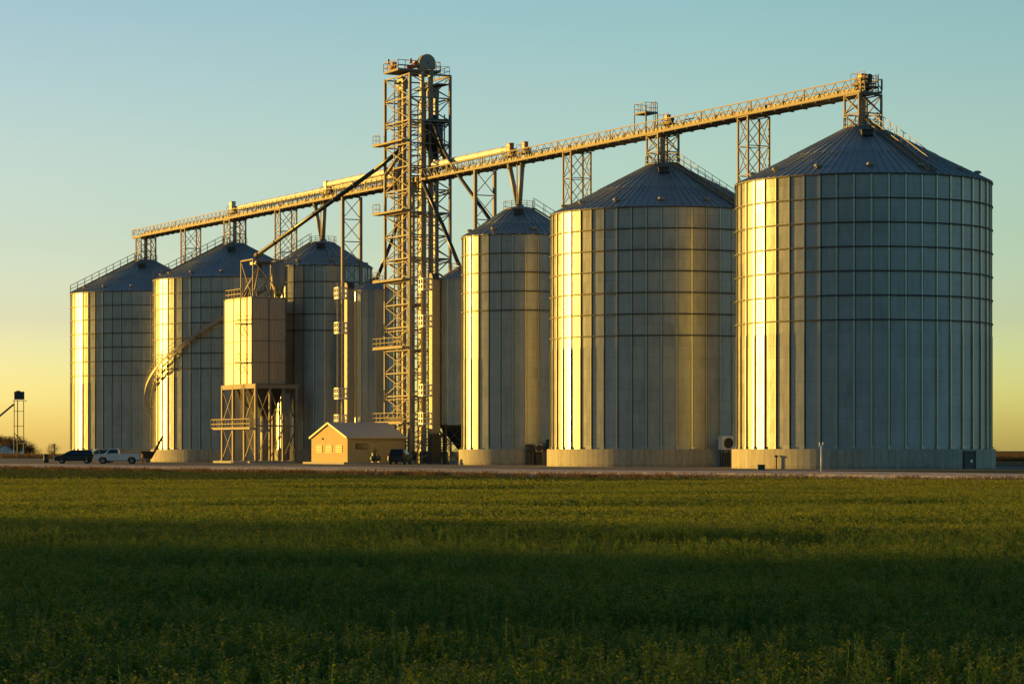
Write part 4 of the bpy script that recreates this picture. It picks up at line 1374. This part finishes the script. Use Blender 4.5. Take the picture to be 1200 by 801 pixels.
tl = [(-4, 3.4, 8.0, 9, 'tall distant tree cut by the left edge of the photograph'),
      (7, 3.3, 7.5, 8, 'distant tree behind the low white shed'),
      (17, 3.5, 7.2, 8, 'distant tree standing left of the thin grain leg'),
      (27, 3.45, 6.2, 7, 'distant tree standing right of the thin grain leg'),
      (36, 3.4, 3.6, 7, 'low distant tree at the right end of the far clump')]
for i, (px, s_, H, Wd, lab) in enumerate(tl):
    tree(px, s_, H, Wd, lab, 100 + i, dens=3)
tree(63, 5.6, 3.0, 3.2, 'lone small bush at the utility pole left of the minivan', 120, dens=0.6, group=None)
tree(1165, 4.2, 2.6, 3.2, 'tiny shrub on the right horizon beside the nearest bin', 121, dens=0.3, group=None)

# ------------------------------------------------------------------ ground
GR = 7000
xs = sorted(set([0.0] + [sg * v for sg in (-1, 1) for v in (10, 20, 35, 50, 75, 100, 140, 190, 250, 330, 430, 560, 750, 1000, 1400, 2000, 3000, 4500, GR)]))
ys = [-GR, -3000, -1000, -300, -100, -30, 0, 15, 30, 50, 75, 100, 130, 160, 200, 250, 300, 350, 400, 470, 550, 650, 750, 900, 1100, 1400, 1800, 2300, 3000, 4000, 5500, GR]
m = MB()
v = [(x, y, gz(x, y)) for y in ys for x in xs]
nx = len(xs)
f = [(j * nx + i, j * nx + i + 1, (j + 1) * nx + i + 1, (j + 1) * nx + i) for j in range(len(ys) - 1) for i in range(nx - 1)]
m.add(v, f)
gm = make_ground('grassy_soil', [(0.35, (0.018, 0.020, 0.008)), (0.55, (0.035, 0.045, 0.012)), (0.7, (0.06, 0.06, 0.02))], 0.8)
tag(m.build('ground', gm), kind='structure')


def strip(name, pts, mat, z):
    m = MB(); m.add([(x, y, z) for x, y in pts], [tuple(range(len(pts)))])
    return tag(m.build(name, mat), kind='structure')


def rcx(t, off): p = rc(t, off); return (p.x, p.y)


gravel = make_ground('pale_gravel', [(0.35, (0.12, 0.105, 0.09)), (0.55, (0.22, 0.19, 0.165)), (0.7, (0.33, 0.29, 0.25))], 1.6)
yardm = make_ground('packed_yard_gravel', [(0.35, (0.11, 0.105, 0.10)), (0.55, (0.20, 0.19, 0.175)), (0.7, (0.31, 0.29, 0.26))], 0.9, bump=0.2)
roadm = make_ground('gravel_road', [(0.3, (0.30, 0.25, 0.21)), (0.5, (0.44, 0.37, 0.31)), (0.7, (0.55, 0.47, 0.40))], 1.2, bump=0.3)
strip('gravel_yard', [rcx(-24, -38), rcx(330, -48), rcx(330, 24), rcx(-24, 24)], yardm, 0.012)


# field edge line: from (-41.5,218) to (23.4,123)
E0, E1 = Vector((-41.5, 222, 0)), Vector((24.2, 127, 0))
ed = (E1 - E0).normalized()
en = Vector((-ed.y, ed.x, 0))
if en.y < 0: en = -en
def ept(k, w): p = E0 + ed * k + en * w; return (p.x, p.y)
m = MB()
prof = [(0.6, 0.0), (1.6, 0.33), (2.6, 0.38), (6.8, 0.42), (11.0, 0.36), (13.0, 0.02)]
ks = list(range(-260, 301, 8))
m.add([(*ept(k_, w_), z_ + 0.02 + (0.03 * math.sin(k_ * 0.9) if 0.1 < z_ else 0)) for w_, z_ in prof for k_ in ks],
      [(j * len(ks) + i, j * len(ks) + i + 1, (j + 1) * len(ks) + i + 1, (j + 1) * len(ks) + i) for j in range(len(prof) - 1) for i in range(len(ks) - 1)])
tag(m.build('road', roadm), kind='structure')

brown = make_ground('dry_crop_soil', [(0.35, (0.10, 0.06, 0.03)), (0.6, (0.19, 0.11, 0.055)), (0.75, (0.24, 0.16, 0.08))], 0.5)
m = MB()
xs2 = [45, 80, 130, 200, 300, 500, 800]; ys2 = [395, 450, 520, 650, 900, 1300, 2000]
m.add([(x * (1 if i else 1), y, gz(x, y) + 0.03) for y in ys2 for i, x in enumerate(xs2)],
      [(j * 7 + i, j * 7 + i + 1, (j + 1) * 7 + i + 1, (j + 1) * 7 + i) for j in range(6) for i in range(6)])
tag(m.build('stubble_field', brown), kind='structure')

# ------------------------------------------------------------------ vegetation
rng = np.random.default_rng(3)


def clump(name, stems, h, spread, leaves, lsz, rnd, tip=0.0, stemw=0.006):
    v, f, mi = [], [], []
    for _ in range(stems):
        bx, by = rnd.gauss(0, spread), rnd.gauss(0, spread)
        hh = h * rnd.uniform(0.6, 1.15)
        lx_, ly_ = rnd.gauss(0, 0.18) * hh, rnd.gauss(0, 0.18) * hh
        base, top = Vector((bx, by, -0.02)), Vector((bx + lx_, by + ly_, hh))
        o = len(v)
        a = rnd.uniform(0, PI); d = Vector((math.cos(a), math.sin(a), 0)) * stemw
        v += [base - d, base + d, top + d * 0.4, top - d * 0.4]; f.append((o, o + 1, o + 2, o + 3)); mi.append(0)
        for k in range(leaves):
            u = rnd.uniform(0.15, 1.02)
            c = base.lerp(top, u)
            a = rnd.uniform(0, 2 * PI)
            out = Vector((math.cos(a), math.sin(a), rnd.uniform(0.0, 0.9))).normalized()
            reach = lsz * rnd.uniform(0.8, 2.0) * (1.25 - 0.6 * u)
            c1 = c + out * reach * 0.4
            side = out.cross(Vector((0, 0, 1))).normalized() * lsz * 0.42
            o = len(v)
            v += [c1, c1 + out * lsz * 0.55 + side, c1 + out * lsz * 1.2, c1 + out * lsz * 0.55 - side]
            f.append((o, o + 1, o + 2, o + 3)); mi.append(1 if u > 1 - tip else 0)
    me = bpy.data.meshes.new(name)
    me.from_pydata(v, [], f)
    me.materials.append(M['crop']); me.materials.append(M['cropy'])
    me.polygons.foreach_set('material_index', mi)
    me.update()
    return bpy.data.objects.new(name, me)


def scatter(name, label, cat, pts, scales, sources):
    """one object: points that carry instances of the source clumps through geometry nodes"""
    me = bpy.data.meshes.new(name)
    me.vertices.add(len(pts))
    me.vertices.foreach_set('co', np.asarray(pts, dtype=np.float32).ravel())
    at_ = me.attributes.new('size', 'FLOAT', 'POINT')
    at_.data.foreach_set('value', np.asarray(scales, dtype=np.float32))
    ar = me.attributes.new('turn', 'FLOAT', 'POINT')
    ar.data.foreach_set('value', rng.uniform(0, 6.283, len(pts)).astype(np.float32))
    me.update()
    o = put(name, me)
    tag(o, label, cat, kind='stuff')
    col = bpy.data.collections.new(name + '_clumps')
    for s_ in sources:
        col.objects.link(s_)
    ng = bpy.data.node_groups.new(name + '_scatter', 'GeometryNodeTree')
    ng.interface.new_socket('Geometry', in_out='INPUT', socket_type='NodeSocketGeometry')
    ng.interface.new_socket('Geometry', in_out='OUTPUT', socket_type='NodeSocketGeometry')
    gi, go = ng.nodes.new('NodeGroupInput'), ng.nodes.new('NodeGroupOutput')
    ip = ng.nodes.new('GeometryNodeInstanceOnPoints')
    ci = ng.nodes.new('GeometryNodeCollectionInfo')
    ci.inputs['Collection'].default_value = col
    ci.inputs['Separate Children'].default_value = True
    ci.inputs['Reset Children'].default_value = True
    ip.inputs['Pick Instance'].default_value = True
    rv = ng.nodes.new('FunctionNodeRandomValue'); rv.data_type = 'INT'
    rv.inputs['Min'].default_value = 0 if 'Min' in rv.inputs else 0
    for s_ in rv.inputs:
        if s_.enabled and s_.name == 'Max': s_.default_value = len(sources) - 1
        if s_.enabled and s_.name == 'Min': s_.default_value = 0
    sz = ng.nodes.new('GeometryNodeInputNamedAttribute'); sz.data_type = 'FLOAT'; sz.inputs['Name'].default_value = 'size'
    tn = ng.nodes.new('GeometryNodeInputNamedAttribute'); tn.data_type = 'FLOAT'; tn.inputs['Name'].default_value = 'turn'
    cx = ng.nodes.new('ShaderNodeCombineXYZ')
    lk = ng.links.new
    lk(gi.outputs[0], ip.inputs['Points']); lk(ci.outputs[0], ip.inputs['Instance'])
    rout = [s_ for s_ in rv.outputs if s_.enabled][0]
    lk(rout, ip.inputs['Instance Index'])
    lk(tn.outputs[0], cx.inputs[2]); lk(cx.outputs[0], ip.inputs['Rotation'])
    lk(sz.outputs[0], ip.inputs['Scale'])
    lk(ip.outputs[0], go.inputs[0])
    md = o.modifiers.new('scatter', 'NODES'); md.node_group = ng
    return o


def side_ok(p):   # true on the field side of the roadside edge
    w = (p[:, 0] - E0.x) * en.x + (p[:, 1] - E0.y) * en.y
    return w


def value_noise(x, y, s_, seed):
    r = np.random.default_rng(seed); g = r.uniform(0, 1, (64, 64))
    u, v_ = x / s_, y / s_
    i, j = np.floor(u).astype(int), np.floor(v_).astype(int)
    a, b = u - i, v_ - j
    a, b = a * a * (3 - 2 * a), b * b * (3 - 2 * b)
    q = lambda i_, j_: g[i_ % 64, j_ % 64]
    return (q(i, j) * (1 - a) + q(i + 1, j) * a) * (1 - b) + (q(i, j + 1) * (1 - a) + q(i + 1, j + 1) * a) * b


def frustum_points(n, y0, y1, power=2.0, slack=1.35, pad=3.0):
    u = rng.uniform(0, 1, n)
    y = (y0 ** power + u * (y1 ** power - y0 ** power)) ** (1 / power)
    w = y * 0.1905 * slack + pad
    return np.stack([rng.uniform(-1, 1, n) * w, y, np.zeros(n)], 1)


rnd = random.Random(5)
near = [clump('alfalfa_plant', 8, 0.30, 0.06, 38, 0.019, rnd, 0.10, 0.004) for _ in range(6)]
weed = [clump('tall_weed', rnd.choice((2, 3, 5)), rnd.uniform(0.38, 0.56), 0.05, 60, 0.016, rnd, 0.6, 0.004) for _ in range(6)]
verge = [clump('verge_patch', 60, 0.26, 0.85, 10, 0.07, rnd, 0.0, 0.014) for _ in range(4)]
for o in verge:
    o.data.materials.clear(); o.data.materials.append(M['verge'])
mid = [clump('alfalfa_patch', 46, 0.31, 0.42, 13, 0.040, rnd, 0.14, 0.009) for _ in range(5)]
far = [clump('alfalfa_patch', 60, 0.32, 0.85, 12, 0.07, rnd, 0.14, 0.014) for _ in range(4)]


def rut(p):      # a wheel track crossing the field
    return np.abs(p[:, 1] - (46.0 - (p[:, 0] + 2.5) * 1.22 + 0.5 * np.sin(p[:, 0] * 0.9)))


A = frustum_points(26000, 9, 48, 1.75)
nz = value_noise(A[:, 0] + 50, A[:, 1], 1.7, 1)
ru = rut(A)
sc = rng.uniform(0.7, 1.25, len(A)) * (0.75 + 0.5 * nz) * np.where(ru < 1.2, 0.2, 1)
scatter('alfalfa', 'dense dark green alfalfa in the foreground', 'crop', A, sc, near)
Bp = frustum_points(2600, 11, 44, 1.5)
nz = value_noise(Bp[:, 0] + 80, Bp[:, 1], 2.6, 2)
k = (nz > 0.42) & (rut(Bp) > 0.9)
Bp = Bp[k]
scatter('tall_weeds', 'yellowish weed stems standing above the foreground alfalfa', 'weeds', Bp, rng.uniform(0.6, 1.1, len(Bp)), weed)
C_ = frustum_points(20000, 42, 118, 1.6)
ru = rut(C_)
C_ = C_[(side_ok(C_) < 0.5)]
ru = rut(C_)
nz = value_noise(C_[:, 0] + 50, C_[:, 1], 4.0, 4)
scatter('field_crop', 'even green alfalfa across the middle of the field', 'crop', C_, (0.75 + 0.45 * nz) * np.where(ru < 1.4, 0.2, 1), mid)
D_ = frustum_points(20000, 95, 300, 1.6)
w = side_ok(D_)
D_ = D_[(w < 0.1)]
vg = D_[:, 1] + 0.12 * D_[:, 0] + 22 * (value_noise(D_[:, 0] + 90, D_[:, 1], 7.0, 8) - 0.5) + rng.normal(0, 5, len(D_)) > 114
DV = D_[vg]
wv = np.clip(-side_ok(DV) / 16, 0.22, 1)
scatter('verge_grass', 'rough grass coloured darker as a shade band between the lit crop and the gravel road', 'grass', DV, rng.uniform(0.8, 1.15, len(DV)) * wv, verge)
D_ = D_[~vg]
nz = value_noise(D_[:, 0] + 50, D_[:, 1], 7.0, 5)
scatter('far_crop', 'green alfalfa strip along the gravel road', 'crop', D_, 0.75 + 0.4 * nz, far)

# dry crop at the right horizon
gv = []
for _ in range(3):
    o = clump('dry_crop_tuft', 40, 0.9, 0.8, 6, 0.12, rnd, 0.0, 0.03)
    o.data.materials.clear(); o.data.materials.append(M['grain']); o.data.polygons.foreach_set('material_index', [0] * len(o.data.polygons)); gv.append(o)
n = 5000
G = np.stack([rng.uniform(0.16, 0.30, n), 395 + 500 * rng.uniform(0, 1, n) ** 1.3, np.zeros(n)], 1)
G[:, 0] *= G[:, 1]
scatter('dry_crop', 'brown dry crop standing on the right horizon', 'crop', G, rng.uniform(0.8, 1.1, n), gv)
G = np.stack([rng.uniform(-0.24, -0.13, 2600), 600 + 500 * rng.uniform(0, 1, 2600), np.zeros(2600)], 1)
G[:, 0] *= G[:, 1]
G[:, 2] = [gz(x, y) for x, y, _ in G]
scatter('dry_grass', 'brown dry grass below the distant trees at left', 'grass', G, rng.uniform(0.8, 1.3, 2600), gv)

n = 900
kk = rng.uniform(-10, 150, n); ww = rng.normal(0.2, 0.7, n)
G = np.stack([E0.x + ed.x * kk + en.x * ww, E0.y + ed.y * kk + en.y * ww, np.zeros(n)], 1)
scatter('roadside_grass', 'low brown dry grass along the edge of the gravel road', 'grass', G, rng.uniform(0.18, 0.42, n), gv)

# ------------------------------------------------------------------ unseen trees added left of the view to shade the field
SUN_AZ, SUN_EL = -65.0, 3.6          # azimuth from +Y, clockwise positive
sd = Vector((math.sin(R(SUN_AZ)) * math.cos(R(SUN_EL)), math.cos(R(SUN_AZ)) * math.cos(R(SUN_EL)), math.sin(R(SUN_EL))))

for i in range(12):
    y = -42 + i * 12.2
    low = i in (8, 9)
    if i == 11: y += 1.5
    tr = tree(0, 1, (7.62 if low else 9.2 if i == 11 else 9.8) + (0.25 if low else 1.2) * math.sin(i * 2.1), 13.5, 'broad unseen tree added so its shadow covers the near field', 300 + i,
              xy=(-112 + 2 * math.sin(i * 1.7), y), dens=1.5 if i == 11 else 2.0 if i == 10 else 2.6, group='unseen trees added left of the field for shade')

# ------------------------------------------------------------------ light
w = bpy.data.worlds.new('World'); S.world = w; w.use_nodes = True
nt = w.node_tree
sk = nt.nodes.new('ShaderNodeTexSky'); sk.sky_type = 'NISHITA'; sk.sun_disc = False
sk.sun_elevation = R(SUN_EL); sk.sun_rotation = R(SUN_AZ); sk.air_density = 1.0; sk.dust_density = 1.0; sk.ozone_density = 1.0
tc = nt.nodes.new('ShaderNodeTexCoord'); sep = nt.nodes.new('ShaderNodeSeparateXYZ')
nt.links.new(tc.outputs['Generated'], sep.inputs[0])
K = 0.4
stops = [(0.0, (1.12, 1.62, 2.48)), (0.074, (0.95, 1.45, 2.24)), (0.194, (0.66, 0.93, 1.60)), (0.313, (0.59, 0.83, 1.22)),
         (0.431, (0.60, 0.815, 1.08)), (0.55, (0.565, 0.79, 1.01)), (0.662, (0.52, 0.765, 0.966)), (0.9, (0.33, 0.52, 0.70))]
cr = ramp(nt, math_node(nt, 'MULTIPLY', sep.outputs[2], 4.0), [(p, tuple(c * K for c in q)) for p, q in stops])
vm = nt.nodes.new('ShaderNodeVectorMath'); vm.operation = 'SCALE'; vm.inputs['Scale'].default_value = 1 / K
nt.links.new(cr, vm.inputs[0])
# deeper blue sky on the side away from the camera's view (anti-solar side)
back = ramp(nt, math_node(nt, 'MULTIPLY_ADD', sep.outputs[1], 0.5, 0.5), [(0.25, (0.50, 0.66, 0.76)), (0.62, (0.95, 0.97, 1)), (0.8, (1, 1, 1))])
mx = mixcol(nt, 1.0, sk.outputs[0], vm.outputs[0], 'MULTIPLY')
mx = mixcol(nt, 1.0, mx, back, 'MULTIPLY')
# redder glow round the low sun itself
dp = nt.nodes.new('ShaderNodeVectorMath'); dp.operation = 'DOT_PRODUCT'; dp.inputs[1].default_value = tuple(sd)
nt.links.new(tc.outputs['Generated'], dp.inputs[0])
glow = ramp(nt, dp.outputs['Value'], [(0.36, (1, 1, 1)), (0.60, (0.93, 0.84, 0.93)), (0.85, (0.80, 0.58, 0.30)), (1.0, (0.6, 0.38, 0.14))])
mx = mixcol(nt, 1.0, mx, glow, 'MULTIPLY')
bg = nt.nodes['Background']; nt.links.new(mx, bg.inputs[0]); bg.inputs[1].default_value = 0.12

sun = bpy.data.lights.new('sun', 'SUN'); sun.energy = 2.9; sun.angle = R(0.5); sun.color = (1.0, 0.57, 0.095)
so = bpy.data.objects.new('sun', sun); COL.objects.link(so)
so.rotation_euler = sd.to_track_quat('Z', 'Y').to_euler()

# ------------------------------------------------------------------ camera
cam = bpy.data.cameras.new('camera'); co = bpy.data.objects.new('camera', cam); COL.objects.link(co)
co.location = (0, 0, EYE); co.rotation_euler = (PI / 2, 0, 0)
cam.sensor_width = 36; cam.lens = 36 * F / 1200; cam.shift_y = 127.0 / 1200
cam.clip_end = 20000; cam.clip_start = 0.5
S.camera = co
S.view_settings.view_transform = 'Standard'; S.view_settings.look = 'None'; S.view_settings.gamma = 1
S.view_settings.exposure = 1.6
S.cycles.max_bounces = 8
S.cycles.sample_clamp_indirect = 6
S.cycles.use_denoising = True
